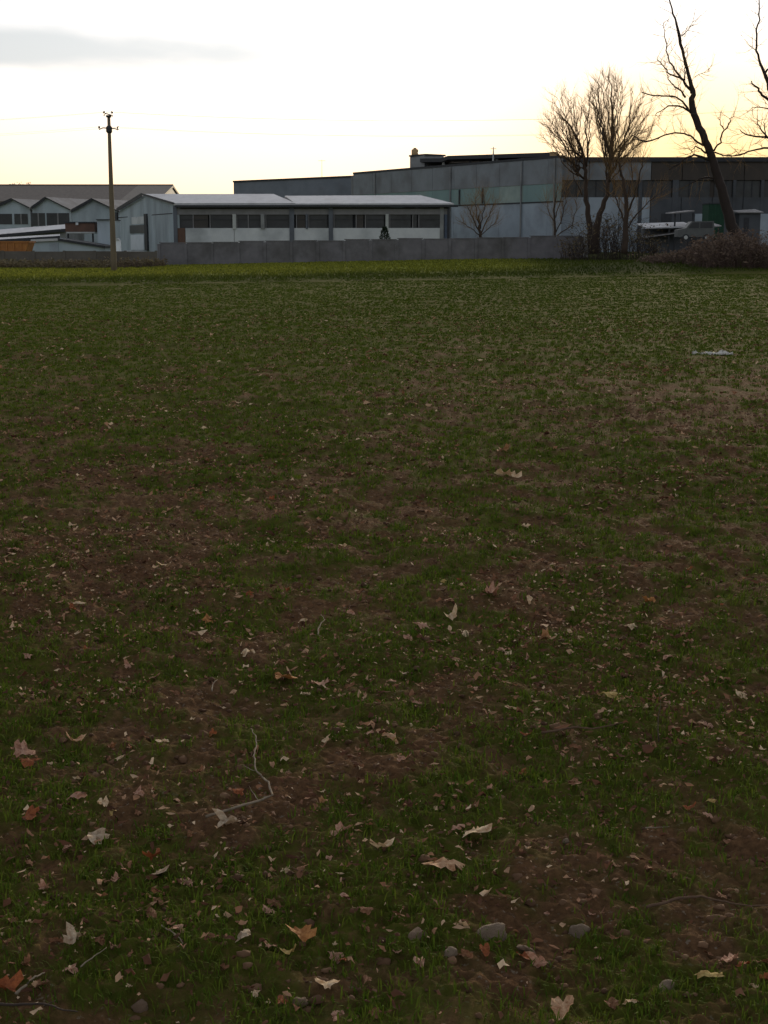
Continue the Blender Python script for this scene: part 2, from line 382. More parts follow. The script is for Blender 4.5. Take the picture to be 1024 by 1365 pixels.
for a in ((26000, 2.6, 8, .004, .017), (22000, 8, 20, .006, .024), (10000, 20, 45, .008, .036), (3200, 4.2, 12, .012, .030), (6500, 12, 34, .018, .045)):
    V, T, tt, n = flakes('x', *a, None); Vs.append(V); Ts.append(T+off); ti.append(tt); off += len(V)
def litter_ramp(t, col):
    at = N(t, 'ShaderNodeAttribute', attribute_name='tint'); cr_ = N(t, 'ShaderNodeValToRGB'); e = cr_.color_ramp.elements
    e[0].position = 0; e[0].color = (.07, .033, .02, 1); e[1].position = 1; e[1].color = (.66, .50, .34, 1)
    for p_, c_ in ((.45, (.12, .055, .033, 1)), (.75, (.28, .14, .08, 1)), (.92, (.46, .30, .19, 1))):
        q = e.new(p_); q.color = c_
    t.links.new(at.outputs['Fac'], cr_.inputs[0]); return cr_.outputs[0]
M_litter = attr_mat('leaf_litter', 'tint', (.1,.06,.04), (.3,.2,.1), extra=litter_ramp, trans=.15)
o = np_mesh('leaf_litter', np.concatenate(Vs), np.concatenate(Ts), None, 3, [M_litter], True, {'tint': np.concatenate(ti)})
tag(o, 'tiny scraps of dead leaf and straw strewn over the soil', 'leaf litter', kind='stuff')

# ------------------------------------------------------------ buildings
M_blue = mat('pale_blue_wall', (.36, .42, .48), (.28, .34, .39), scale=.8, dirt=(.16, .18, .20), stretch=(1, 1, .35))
M_white = mat('whitish_wall', (.52, .545, .57), (.43, .455, .49), scale=.8, dirt=(.22, .24, .26))
M_grey = mat('grey_concrete_wall', (.23, .24, .25), (.18, .19, .20), scale=.7, dirt=(.12, .125, .13))
M_spandrel = mat('grey_spandrel', (.20, .20, .215), (.15, .15, .16), scale=1.2)
M_roof = mat('pale_sheet_roof', (.42, .43, .46), (.32, .33, .36), scale=1.5, rough=.5, spec=.4, stretch=(1, .2, 1), dirt=(.25, .25, .27))
M_shedroof = mat('greyish_shed_roof', (.23, .225, .235), (.16, .155, .16), scale=1.5, rough=.7, dirt=(.13, .12, .12))
M_brownroof = mat('brown_tiled_roof', (.17, .145, .125), (.115, .098, .088), scale=2.5, rough=.9, stretch=(1, .4, .4))
M_roofsheen = mat('roof_reflection', (.24, .215, .185), (.17, .15, .135), scale=2.5, rough=.9)  # reflection on the brown tiles, painted as a paler colour
M_dark = mat('dark_trim', (.035, .038, .045), (.022, .024, .03), scale=3, rough=.7)
M_glass = mat('dark_glass', (.018, .020, .026), (.035, .038, .045), scale=.6, rough=.35, spec=.35)
GL = [M_glass, mat('greyed_glass', (.045, .05, .056), (.02, .022, .026), scale=.9, rough=.3), mat('brownish_glass', (.03, .026, .025), (.05, .045, .042), scale=.7, rough=.5)]; rng_glass = random.Random(8)
M_teal = mat('green_translucent_sheet', (.19, .285, .285), (.145, .215, .22), scale=.5, stretch=(1, 1, .3), dirt=(.20, .25, .24))
M_tealpale = mat('paler_green_sheet', (.27, .33, .31), (.2, .26, .25), scale=.8)
M_upper = mat('grey_parapet_cladding', (.205, .225, .25), (.16, .178, .195), scale=.5, dirt=(.11, .11, .115))
M_lowwall = mat('lower_pale_cladding', (.31, .36, .42), (.25, .295, .345), scale=.5, dirt=(.15, .165, .185))
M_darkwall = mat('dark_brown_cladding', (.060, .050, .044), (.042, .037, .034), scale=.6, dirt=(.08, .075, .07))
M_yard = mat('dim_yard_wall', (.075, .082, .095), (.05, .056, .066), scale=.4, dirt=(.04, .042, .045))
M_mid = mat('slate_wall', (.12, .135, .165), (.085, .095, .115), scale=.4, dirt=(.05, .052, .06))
M_conc = mat('boundary_wall_concrete', (.16, .155, .17), (.115, .112, .125), scale=1.4, dirt=(.062, .06, .055), bump=.2)
M_rust = mat('rust_brown', (.13, .075, .055), (.09, .055, .045), scale=2)
M_orange = mat('orange_paint', (.34, .14, .035), (.22, .085, .028), scale=1.5, rough=.6)
M_post = mat('pale_post', (.42, .44, .44), (.33, .35, .36), scale=2)
M_tank = mat('ochre_tank', (.40, .27, .13), (.30, .2, .1), scale=2, rough=.5)
M_green = mat('green_paint', (.018, .060, .036), (.014, .042, .027), scale=2)

def quad_wall(mb, a, b, z0, z1, th=.2):
    """a wall standing on the line a-b (x, y), thick away from the camera"""
    a = Vector((a[0], a[1], 0)); b = Vector((b[0], b[1], 0)); n = (b-a).cross(Vector((0,0,1))).normalized()
    if n.y < 0: n = -n
    n = n*th
    p = [a, b, b+n, a+n]
    mb.add([(q.x, q.y, z0) for q in p]+[(q.x, q.y, z1) for q in p], [(0,1,2,3)[::-1], (4,5,6,7), (0,1,5,4), (1,2,6,5), (2,3,7,6), (3,0,4,7)])

# --- A: the big brown-roofed hall at far left
def brown_hall():
    t = thing('tiled_roof_hall', (X(100, 235), 235, 0), 'long hall with brown tiled roof rising behind the gabled sheds at far left', 'building')
    xl = X(-140, 235); xr = X(233.5, 248); ze = Z(268, 230); zr = Z(247, 248)
    b = MB(); b.box(xl, xr-.4, 231, 266, 0, ze-.4); b.build('wall', M_mid, t)
    xs = X(181, 244)
    b = MB(); b.slab((xl, 230, ze), (xs, 230, ze), (0, 18, zr-ze), .35); rf = b.build('roof', M_brownroof, t)
    b = MB(); b.slab((xs+.01, 230, ze+.01), (xr, 230, ze+.01), (0, 18, zr-ze), .35); o = b.build('roof', M_roofsheen, t); o['label'] = 'paler reflecting patch at the right end of the brown roof'
    b = MB(); b.slab((xl, 248.2, zr), (xr, 248.2, zr), (0, 18, ze-zr), .35); b.build('roof', M_brownroof, t)
    b = MB(); b.box(xl, xr, 247.9, 248.4, zr-.05, zr+.16); b.build('ridge_cap', M_dark, t)
    b = MB(); b.prism([(xr-.35, 231, ze-.4), (xr-.35, 265.5, ze-.4), (xr-.35, 248, zr-.4)], (.12, 0, 0)); b.build('gable_wall', M_mid, t)
brown_hall()
def rooftop_bush():
    t = thing('distant_bush', (X(33, 300), 300, 0), 'tiny dark treetop poking above the brown roof at far left', 'tree')
    zt = Z(243, 300); b = MB(); c = Vector((X(33, 300), 300, zt-1.2)); rs = random.Random(3)
    b.tube([(c.x, c.y, 0), (c.x, c.y, zt-2)], [.3, .2]); b.build('trunk', M_dark, t)
    b = MB()
    for _ in range(260):
        p = c+Vector((rs.gauss(0, 1.3), rs.gauss(0, 1.2), rs.gauss(0, .5))); q = Vector((rs.uniform(-.3,.3), rs.uniform(-.3,.3), rs.uniform(-.3,.3))); u = q.orthogonal().normalized()*.16
        b.add([p-q, p+u, p+q], [(0,1,2)])
    b.build('crown', M_dark, t)
rooftop_bush()

# --- B: three small gabled sheds in a row
def gable_shed(xl, xa, xr, yl, ya, yr, d, label, window):
    """pixel columns of left eave, apex, right eave and their rows, at distance d; the roof runs back to the right"""
    L, A_, R_ = P(xl, yl, d), P(xa, ya, d), P(xr, yr, d); dv = Vector((5.5, 16, 0))
    t = thing('gabled_shed', ((L.x+R_.x)/2, d, 0), label, 'shed', 'small gabled sheds in a row')
    b = MB(); b.prism([(L.x, d, 0), (R_.x, d, 0), tuple(R_), tuple(A_), tuple(L)], (0, .25, 0)); w_ = b.build('gable_wall', M_blue, t)
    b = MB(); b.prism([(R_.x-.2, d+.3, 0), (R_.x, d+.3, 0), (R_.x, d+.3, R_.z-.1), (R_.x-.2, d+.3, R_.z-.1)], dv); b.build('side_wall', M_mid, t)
    b = MB(); o1 = Vector((0, -.35, .14))
    b.slab(A_+o1, R_+o1+Vector((.25, 0, -.1)), dv, .14); b.build('roof', M_shedroof, t)
    b = MB(); b.slab(L+o1-Vector((.25, 0, .1)), A_+o1-Vector((.01,0,0)), dv, .14); b.build('roof', M_shedroof, t)
    b = MB(); o2 = Vector((0, -.42, .17)); th = Vector((0, 0, -.42))
    b.prism([L+o2, A_+o2, A_+o2+th, L+o2+th], (0, .06, 0)); b.build('barge_board', M_dark, t)
    b = MB(); th = Vector((0, 0, -.16)); b.prism([A_+o2, R_+o2, R_+o2+th, A_+o2+th], (0, .06, 0)); b.build('barge_board', M_dark, t)
    if window:
        z1, z0 = Z(window[0], d), Z(window[1], d)
        for a, c in window[2]:
            b = MB(); b.box(X(a, d), X(c, d), d-.05, d+.1, z0, z1); ww = b.build('window', rng_glass.choice(GL), t)
            b = MB(); xm = X((a+c)/2, d); b.box(xm-.08, xm+.08, d-.09, d-.052, z0, z1); b.build('mullion', M_spandrel, ww)
    return t
gable_shed(-38, 16, 40, 288, 266, 278, 190, 'pale gabled shed at the left edge with dark window band', (285, 299, [(-30, 18), (21, 39)]))
gable_shed(43, 61, 95, 277, 264, 281, 186, 'pale gabled shed with wide dark window, second from the left edge', (284, 301, [(44, 62), (64, 94)]))
gable_shed(96, 123, 161, 281, 266, 284, 182, 'pale gabled shed half hidden behind the tall pole', None)

# --- C: main low factory with long window band; its end gable faces left
def factory():
    fl = Vector((X(237, 150), 150, 0)); ze = Z(271, 150); zr = Z(258.5, 162)
    fr = Vector((X(598, 149), 149, 0)); mid = Vector((X(395, 149.6), 149.6, 0))
    bl = Vector((X(161, 174), 174, 0)); ap = (fl+bl)/2+Vector((X(195, 162)-(fl.x+bl.x)/2, 0, 0))
    gn = (bl-fl)
    t = thing('factory_building', (fl.x, fl.y, 0), 'long low factory with pale sheet roof, dark window band and gabled left end', 'building')
    # gable end wall
    b = MB(); th = Vector((.25, .1, 0))
    pl = [fl+Vector((0, 0, 0)), bl, bl+Vector((0,0,ze)), ap+Vector((0,0,zr-.1)), fl+Vector((0,0,ze))]
    b.prism(pl, th); gw = b.build('gable_wall', M_blue, t)
    def on(u, z, off=.06):       # a point on the gable wall: u 0 at the back-left corner, 1 at the front corner
        q = bl+(fl-bl)*u; n = Vector((-(bl-fl).y, (bl-fl).x, 0)).normalized(); n = -n if n.y > 0 else n
        return q+n*off+Vector((0, 0, z))
    def u_of(px):                # solve for u so that the point shows at column px
        k = (px-CX)/F; a = bl; c = fl-bl; return (k*a.y-a.x)/(c.x-k*c.y)
    def panel(name, m, xa, xb, ya, yb, off=.06, parent=None, lab=None):
        ua, ub = u_of(xa), u_of(xb); da = bl.y+(fl.y-bl.y)*(ua+ub)/2
        z1, z0 = Z(ya, da), Z(yb, da)
        b_ = MB(); q = [on(ua, z0, off), on(ub, z0, off), on(ub, z1, off), on(ua, z1, off)]
        b_.prism(q, (on(0, 0, -.03)-on(0, 0, off))); o_ = b_.build(name, m, parent or t)
        if lab: o_['label'] = lab
        return o_
    panel('seam', M_dark, 163, 236, 287, 288.2, .03)
    panel('window', M_white, 183, 199, 289, 298.5)
    panel('window', M_glass, 180, 201, 300, 311)
    d_ = panel('door', mat('pale_door', (.55, .60, .68), (.48, .53, .6), scale=1), 181, 198, 313, 333); 
    panel('downpipe', M_dark, 200.5, 204, 285, 334, .2)
    panel('corner_pipe', M_dark, 161.5, 165, 283, 331, .2)
    panel('lintel', M_white, 174, 198, 334, 339, .1)
    # roof planes (two lengths, a small step between them)
    sk = bl-fl; half = ap-fl
    r1 = mid+Vector((X(366, 162)-ap.x, 0, 0))
    def roofpane(a0, a1, z0, r0, r1_, z1, nm='roof'):
        b_ = MB(); q = [a0+Vector((0,-.6,z0)), a1+Vector((0,-.6,z0)), r1_+Vector((0,0,z1)), r0+Vector((0,0,z1))]
        b_.add([tuple(v) for v in q]+[tuple(v-Vector((0,0,.22))) for v in q], [(0,1,2,3),(7,6,5,4),(0,4,5,1),(1,5,6,2),(2,6,7,3),(3,7,4,0)])
        return b_.build(nm, M_roof, t)
    ra, rb, rc = Vector((X(195,162),162,0)), Vector((X(366,162),162,0)), Vector((X(560,160),160,0))
    roofpane(fl, mid, ze, ra, rb, zr)
    zr2 = Z(260.5, 161)
    roofpane(mid+Vector((.02,0,0)), fr+Vector((.5,0,0)), ze-.05, rb+Vector((1.2,0,0)), rc, zr2)
    back = Vector((-10, 12, 0))
    roofpane(ra+Vector((0,.6,0))+Vector((back.x*0,0,0)), rc+Vector((0,.6,0)), zr2-.25, bl+Vector((0,1,0)), rc+Vector((-5,14,0)), ze-.1)
    # right-hand end: hipped slope down to the eave
    b = MB(); q = [fr+Vector((.5,-.6,ze-.06)), fr+Vector((-3,26,ze-.06)), rc+Vector((0,.6,zr2-.03))]
    b.add([tuple(v) for v in q]+[tuple(v-Vector((0,0,.2))) for v in q], [(0,1,2),(5,4,3),(0,3,4,1),(1,4,5,2),(2,5,3,0)]); b.build('hip_roof', M_roof, t)
    b = MB(); quad_wall(b, (fr.x, fr.y+.2), (fr.x-3, fr.y+25), 0, ze-.3, .2); b.build('end_wall', M_grey, t)
    # fascia and gutter under the eave
    b = MB(); quad_wall(b, (fl.x-.1, fl.y-.62), (fr.x+.9, fr.y-.62), ze-.42, ze-.2, .12); b.build('gutter', M_dark, t)
    b = MB(); o1 = Vector((0,0,.12)); n = on(0,0,.4)-on(0,0,0)
    q = [bl+n+Vector((0,0,ze+.1)), ap+n+Vector((0,0,zr+.1))]; b.prism([q[0], q[1], q[1]-Vector((0,0,.4)), q[0]-Vector((0,0,.4))], n*-.2); b.build('barge_board', M_dark, t)
    q = [ap+n+Vector((0,0,zr+.1)), fl+n+Vector((0,0,ze+.1))]; b = MB(); b.prism([q[0], q[1], q[1]-Vector((0,0,.2)), q[0]-Vector((0,0,.2))], n*-.2); b.build('barge_board', M_dark, t)
    # facade: spandrel, window band, dado wall
    def yat(px): k = (px-CX)/F; a, c = fl, fr-fl; s_ = (k*a.y-a.x)/(c.x-k*c.y); return a+c*s_
    zs1, zs0 = ze-.42, Z(286, 149.5); zw0 = Z(304, 149.5)
    dvv = (fr-fl)
    b = MB(); quad_wall(b, (fl.x, fl.y), (fr.x, fr.y), zs0, zs1, .3); b.build('spandrel', M_spandrel, t)
    b = MB(); quad_wall(b, (fl.x+.3, fl.y-.05), (fr.x, fr.y-.05), Z(278.5, 149.5), Z(276.5, 149.5), .04); b.build('ledge', M_dark, t)
    for a, c, m_ in ((237, 252, M_rust), (252, 316, M_white), (316, 391, M_white), (391, 442, M_white), (442, 516, M_white), (516, 590, M_white)):
        p, q = yat(a+.3), yat(c-.3); b = MB(); quad_wall(b, (p.x, p.y), (q.x, q.y), 0, zw0, .3); b.build('wall_panel', m_, t)
    p, q = yat(238), yat(590); b = MB(); quad_wall(b, (p.x, p.y+.34), (q.x, q.y+.34), 0, zw0, .2); b.build('inner_wall', M_grey, t)
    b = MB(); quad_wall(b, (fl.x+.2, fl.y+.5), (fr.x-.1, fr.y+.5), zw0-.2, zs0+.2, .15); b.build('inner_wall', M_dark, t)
    for a, c in ((243,262),(262,282),(284,313),(319,334),(334,350),(357,388),(397,409),(413,438),(446,471),(475,485),(487,512),(519,547),(549,555),(557,585)):
        p, q = yat(a), yat(c); b = MB(); quad_wall(b, (p.x, p.y+.18), (q.x, q.y+.18), zw0, zs0, .06); ww = b.build('window', rng_glass.choice(GL), t)
        b = MB(); quad_wall(b, (p.x, p.y+.1), (p.x+.09, p.y+.1), zw0+.003, zs0-.003, .07); b.build('mullion', M_spandrel, ww)
        b = MB(); zz = (zw0*.4+zs0*.6); quad_wall(b, (p.x+.1, p.y+.12), (q.x, q.y+.12), zz, zz+.06, .05); b.build('transom', M_dark, ww)
    for a, wd, m_ in ((316.5, 4.5, M_post), (353.5, 5, M_grey), (391.5, 6, M_mid), (411, 2.5, M_mid), (442.5, 5.5, M_mid), (516, 4, M_post), (587.5, 5, M_grey), (239.5, 5, M_mid)):
        p, q = yat(a-wd/2), yat(a+wd/2); low = wd > 4.6 and a != 353.5
        b = MB(); quad_wall(b, (p.x, p.y-.12), (q.x, q.y-.12), 0 if low else zw0-.1, zs0+(.9 if low else .05), .26); b.build('column', m_, t)
    p = yat(596); b = MB(); b.tube([(p.x, p.y-.3, 0), (p.x, p.y-.3, ze-.5)], [.12, .12]); b.build('downpipe', M_dark, t)
    p, q = yat(591), yat(598); b = MB(); quad_wall(b, (p.x, p.y), (q.x, q.y), 0, zs0-.003, .3); b.build('wall_panel', mat('blue_end_panel', (.09,.115,.17), (.07,.09,.13)), t)
factory()

# --- low lean-to sheds at lower left
def lean_to(xa, xb, yfa, yfb, yba, ybb, d, depth, name, label, wallm, wall_to):
    a, b_ = P(xa, yfa, d), P(xb, yfb, d); c, e = P(xb, ybb, d+depth), P(xa, yba, d+depth)
    t = thing(name, ((a.x+b_.x)/2, d, 0), label, 'shed')
    m = MB(); q = [a, b_, c, e]; m.add([tuple(v) for v in q]+[tuple(v-Vector((0,0,.15))) for v in q], [(0,1,2,3),(7,6,5,4),(0,4,5,1),(1,5,6,2),(2,6,7,3),(3,7,4,0)]); m.build('roof', M_roof, t)
    m = MB(); m.prism([a+Vector((0,-.08,.02)), b_+Vector((0,-.08,.02)), b_+Vector((0,-.08,-.28)), a+Vector((0,-.08,-.28))], (0,.06,0)); m.build('fascia', M_dark, t)
    m = MB(); m.prism([(a.x+.1, d+.5, 0), (b_.x-.1, d+.5, 0), (b_.x-.1, d+.5, b_.z-.16), (a.x+.1, d+.5, a.z-.16)], (0,.2,0)); m.build('wall', wallm, t)
    m = MB(); m.prism([(b_.x-.3, d+.7, 0), (b_.x-.1, d+.7, 0), (b_.x-.1, d+.7, b_.z-.2), (b_.x-.3, d+.7, b_.z-.2)], (.2, depth-1, 0)); m.build('side_wall', wallm, t)
    return t
lean_to(-40, 88, 316, 305, 309, 299, 152, 9, 'lean_to_shed', 'low lean-to with pale sloping roof in front of the leftmost gabled sheds', M_grey, 0)
lean_to(-40, 80, 322, 314.5, 319, 312, 140, 4, 'lean_to_shed', 'lowest pale shed roof at far left, above the orange container', M_blue, 0)
def brown_cabin():
    d = 144; t = thing('loading_canopy', (X(107, d), d, 0), 'small brown canopy box on posts left of the tall pole', 'canopy')
    x0, x1 = X(88, d), X(127, d)
    b = MB(); b.box(x0, x1, d, d+3, Z(309, d), Z(297.5, d)); b.build('panel', M_rust, t)
    b = MB(); b.box(x0-.1, x1+.1, d-.12, d+3.1, Z(297.4, d), Z(295.6, d)); b.build('roof', M_dark, t)
    b = MB(); b.box(x0+.1, x1+.02, d-.06, d+2.9, Z(311, d), Z(309.1, d)); b.build('sill', M_post, t)
    for xx in (x0+.15, x1-.3): b = MB(); b.box(xx, xx+.15, d+.1, d+.25, 0, Z(311.1, d)); b.build('post', M_dark, t)
    b = MB(); b.box(X(102.5, d), X(106, d), d-.16, d-.125, Z(300, d), Z(296.5, d)); b.build('lamp', M_white, t)
brown_cabin()
def white_shed():
    d = 136; t = thing('sloping_roof_shed', (X(100, d), d, 0), 'low bluish shed with roof sloping down to the tall pole', 'shed')
    b = MB(); b.prism([(X(42,d),d,0),(X(140,d),d,0),P(140,328.5,d),P(78,319,d),P(42,320.5,d)], (0, 5, 0)); b.build('wall', M_blue, t)
    b = MB(); a, c = P(78, 318, d), P(141, 327.8, d); b.prism([a+Vector((0,-.3,.02)), c+Vector((0,-.3,.02)), c+Vector((0,-.3,-.2)), a+Vector((0,-.3,-.2))], (0, 5.6, 0)); b.build('roof', M_dark, t)
    b = MB(); a, c = P(42, 319.6, d), P(77.9, 318, d); b.prism([a+Vector((0,-.3,.02)), c+Vector((0,-.3,.02)), c+Vector((0,-.3,-.2)), a+Vector((0,-.3,-.2))], (0, 5.6, 0)); b.build('roof', M_roof, t)
    b = MB(); b.box(X(66,d), X(78,d), d-.06, d+.01, .1, Z(324,d)); b.build('door', M_lowwall, t)
    d = 141; t = thing('pump_house', (X(120, d), d, 0), 'plain bluish block wall building under the third gabled shed', 'building')
    b = MB(); b.box(X(128,d), X(146,d), d+1, d+6, 0, Z(293,d)); b.build('wall', M_blue, t)
    b = MB(); b.box(X(127,d), X(147,d), d+.8, d+6.2, Z(293,d)+.002, Z(292,d)); b.build('roof', M_dark, t)
white_shed()
def skip():
    d = 128; t = thing('waste_skip', (X(15, d), d, 0), 'orange metal waste skip at the left edge of the picture', 'skip')
    x0, x1 = X(-35, d), X(38, d); z1 = Z(323.5, d)
    b = MB(); b.prism([(x0, d, .3), (x1-.6, d, .3), (x1, d, z1), (x0-.5, d, z1)], (0, 2.4, 0)); b.build('body', M_orange, t)
    b = MB(); b.box(x0-.6, x1+.08, d-.09, d+2.5, z1+.002, z1+.14); b.build('rim', M_orange, t)
    for i in range(7):
        xx = x0+.3+i*(x1-x0-1)/6; b = MB(); b.box(xx, xx+.12, d-.08, d-.002, .35, z1-.01); b.build('rib', M_orange, t)
    b = MB(); b.box(x0+.2, x1-.8, d+.2, d+2.2, 0, .29); b.build('skid', M_dark, t)
skip()
def kiosk():
    d = 132; t = thing('white_hut', (X(156.5, d), d, 0), 'tiny white hut with pointed top just right of the tall pole', 'hut')
    x0, x1 = X(153, d), X(160, d); z0, z1 = Z(331, d)-.1, Z(321, d)
    b = MB(); b.box(x0, x1, d, d+.6, 0, z1); b.build('body', mat('white_paint', (.7,.74,.82), (.62,.66,.74), scale=1), t)
    b = MB(); b.prism([(x0-.03, d-.05, z1), (x1+.03, d-.05, z1), ((x0+x1)/2, d-.05, Z(317, d))], (0, .7, 0)); b.build('roof', M_white, t)
kiosk()

# --- D: big hall behind the factory
def big_hall():
    a = Vector((X(472, 200), 200, 0)); c = Vector((X(741, 163), 163, 0))
    za, zc = Z(230, 200), Z(207, 163); zt = (za+zc)/2
    t = thing('large_grey_hall', (c.x, c.y, 0), 'largest flat-topped grey hall with greenish band behind the low factory', 'building')
    def at(px): k = (px-CX)/F; e = c-a; s_ = (k*a.y-a.x)/(e.x-k*e.y); return a+e*s_
    def band(name, m, xa, xb, z0, z1, th=.3, fwd=0, lab=None):
        p, q = at(xa), at(xb); b = MB(); quad_wall(b, (p.x, p.y-fwd), (q.x, q.y-fwd), z0, z1, th); o_ = b.build(name, m, t)
        if lab: o_['label'] = lab
        return o_
    dz = lambda py: Z(py, 168)
    xs = [472, 497, 522, 548, 575, 603, 632, 662, 693, 725, 741]
    for i in range(len(xs)-1):
        band('cladding_panel', M_upper, xs[i]+.15, xs[i+1]-.15, dz(246), zt-.25)
    band('ledge', M_grey, 472, 741, dz(246.9), dz(246.1), .5, .1)
    for i in range(len(xs)-1):
        band('cladding_panel', M_tealpale if xs[i] in (662,) else M_teal, xs[i]+.1, xs[i+1]-.1, dz(269.5), dz(247), lab='greenish translucent sheet' if i == 0 else None)
    band('ledge', M_dark, 600, 741, dz(271.2), dz(269.6), .5, .15)
    for i in range(len(xs)-1):
        band('cladding_panel', M_lowwall, xs[i]+.15, xs[i+1]-.15, 0, dz(271.3))
    band('backing_wall', M_dark, 472.2, 740.8, 0, zt-.4, .2, -.35)
    band('coping', M_dark, 471.5, 741.5, zt-.25, zt, .6, .12)
    # roof deck
    p, q = at(472), at(741); b = MB(); b.prism([(p.x, p.y+.5, zt-.35), (q.x, q.y+.5, zt-.35), (q.x+10, q.y+40, zt-.35), (p.x+6, p.y+40, zt-.35)], (0, 0, .1)); b.build('roof', M_grey, t)
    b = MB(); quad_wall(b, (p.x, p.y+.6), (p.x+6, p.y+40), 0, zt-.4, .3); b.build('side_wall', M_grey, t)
    for px in (500, 598, 690, 733):
        p_ = at(px); b = MB(); b.tube([(p_.x, p_.y-.22, 0), (p_.x, p_.y-.22, dz(271.5)), (p_.x, p_.y-.22, zt-.3)], [.1, .1, .1]); b.build('downpipe', M_grey, t)
    for px, r0 in ((610, 2.5), (640, 2)): 
        p = at(px); b = MB(); b.box(p.x-.1, p.x+.1, p.y-.25, p.y-.12, dz(269), dz(248)); b.build('sheet_joint', M_dark, t)
    # wing farther back, left
    t2 = thing('grey_blue_hall', (X(390, 215), 215, 0), 'bluish grey flat hall peeking over the factory roof left of the largest hall', 'building')
    d1 = 216; x0, x1 = X(313, d1), X(473, d1-8)
    b = MB(); zl, zr_ = Z(243, d1), Z(236, d1-8)
    b.prism([(x0, d1, 0), (x1, d1-8, 0), (x1, d1-8, zr_), (x0, d1, zl)], (2, 25, 0)); b.build('wall', M_blue if False else mat('blue_grey_cladding', (.17, .19, .225), (.13, .15, .18), scale=.5, dirt=(.11,.12,.14)), t2)
    b = MB(); b.prism([(x0-.1, d1-.15, zl), (x1, d1-8.15, zr_), (x1, d1-8.15, zr_+.22), (x0-.1, d1-.15, zl+.22)], (2, 25.2, 0)); b.build('coping', M_dark, t2)
    t3 = thing('antenna', (X(430, 214), 214, Z(238, 214)), 'thin faint aerial on the roof of the bluish grey hall', 'antenna')
    b = MB(); b.tube([(X(430,214),214,Z(239,214)), (X(430,214),214,Z(213,214))], [.035, .02], 5); b.build('mast', M_dark, t3)
    b = MB(); xx = X(430,214); b.box(xx-.5, xx+.5, 213.9, 213.94, Z(214.5,214), Z(214.5,214)+.04); b.build('crossbar', M_dark, t3)
    # things on the big roof
    d = 178; zd = zt-.25
    t4 = thing('rooftop_canopy', (X(650, d), d, zd), 'dark flat canopy on posts along the top of the largest hall', 'canopy')
    def line(px): k = (px-CX)/F; e = c-a; s_ = (k*a.y-a.x)/(e.x-k*e.y); v = a+e*s_; return v+Vector((.5, 2.2, 0))
    rf = [(560, 211.5), (588, 211.0), (597, 207.8), (668, 205.5), (738, 203.2)]
    b = MB()
    for (pa, ya), (pb, yb_) in zip(rf, rf[1:]):
        u, v = line(pa), line(pb); u = P(pa, ya-.2, u.y); v = P(pb, yb_-.2, v.y); q = [u, v, v+Vector((1.5, 9, .0)), u+Vector((1.5, 9, .0))]
        b.add([tuple(k) for k in q]+[tuple(k-Vector((0,0,.45))) for k in q], [(0,1,2,3),(7,6,5,4),(0,4,5,1),(1,5,6,2),(2,6,7,3),(3,7,4,0)])
    b.build('roof', M_dark, t4)
    for px in (562, 585, 620, 655, 690, 722, 735):
        u = line(px); yy = 211 if px < 590 else 207-(px-597)*.03
        b = MB(); ztop = Z(yy+1.6, u.y); b.box(u.x-.16, u.x+.16, u.y+.1, u.y+.35, zd-.1, ztop); b.build('post', M_post if px in (585, 655) else M_dark, t4)
    u, v = line(562)+Vector((.4, 5, 0)), line(735)+Vector((.4, 5, 0))
    b = MB(); b.prism([(u.x, u.y, zd-.1), (v.x, v.y, zd-.1), (v.x, v.y, Z(205, 165)-.1), (u.x, u.y, Z(211.5, 187)-.4)], (0, .2, 0)); b.build('back_panel', M_dark, t4)
    u, v = line(640), line(734); b = MB(); b.prism([(u.x, u.y-.4, zd-.1), (v.x, v.y-.4, zd-.1), (v.x, v.y-.4, zd+.75), (u.x, u.y-.4, zd+.1)], (0, .15, 0)); b.build('parapet', M_grey, t4)
    u = line(738); e_ = P(737, 203.6, u.y); b = MB(); b.box(e_.x-.3, e_.x+.45, e_.y-.15, e_.y+.3, e_.z-.5, e_.z+.1); b.build('end_cap', M_tank, t4)
    # stair box with a small tank on it
    t5 = thing('rooftop_box', (X(551, 188), 188, zd), 'square grey box on the left end of the largest hall roof', 'roof hatch')
    u = line(541); v = line(560); zb = Z(209, u.y)
    b = MB(); quad_wall(b, (u.x, u.y), (v.x, v.y), zd-.3, zb, 3); b.build('wall', M_grey, t5)
    b = MB(); quad_wall(b, (u.x-.15, u.y-.15), (v.x+.15, v.y-.15), zb+.002, zb+.2, 3.3); b.build('roof', M_dark, t5)
    t6 = thing('water_tank', (X(553, 188), 188, zb+.2), 'small ochre barrel tank standing on the rooftop box', 'tank')
    cx_, cy_ = X(553, u.y), u.y+1.2; b = MB()
    b.tube([(cx_, cy_, zb+.2), (cx_, cy_, zb+.3), (cx_, cy_, zb+.95), (cx_, cy_, zb+1.1)], [.40, .46, .46, .2], 14); b.build('drum', M_tank, t6, True)
    b = MB(); b.tube([(cx_, cy_, zb+1.1), (cx_, cy_, zb+1.2)], [.2, .2], 10); b.build('lid', M_rust, t6)
    t7 = thing('antenna', (X(656, 176), 176, zd), 'short pale mast sticking up through the dark rooftop canopy', 'antenna')
    u = line(656); xx = X(656, u.y-.5); b = MB(); b.tube([(xx, u.y-.5, zd), (xx, u.y-.5, Z(196, u.y))], [.13, .05], 6); b.build('mast', M_post, t7)
    b = MB(); b.box(xx-.35, xx+.35, u.y-.53, u.y-.47, Z(199, u.y), Z(199, u.y)+.06); b.build('crossbar', M_post, t7)
big_hall()

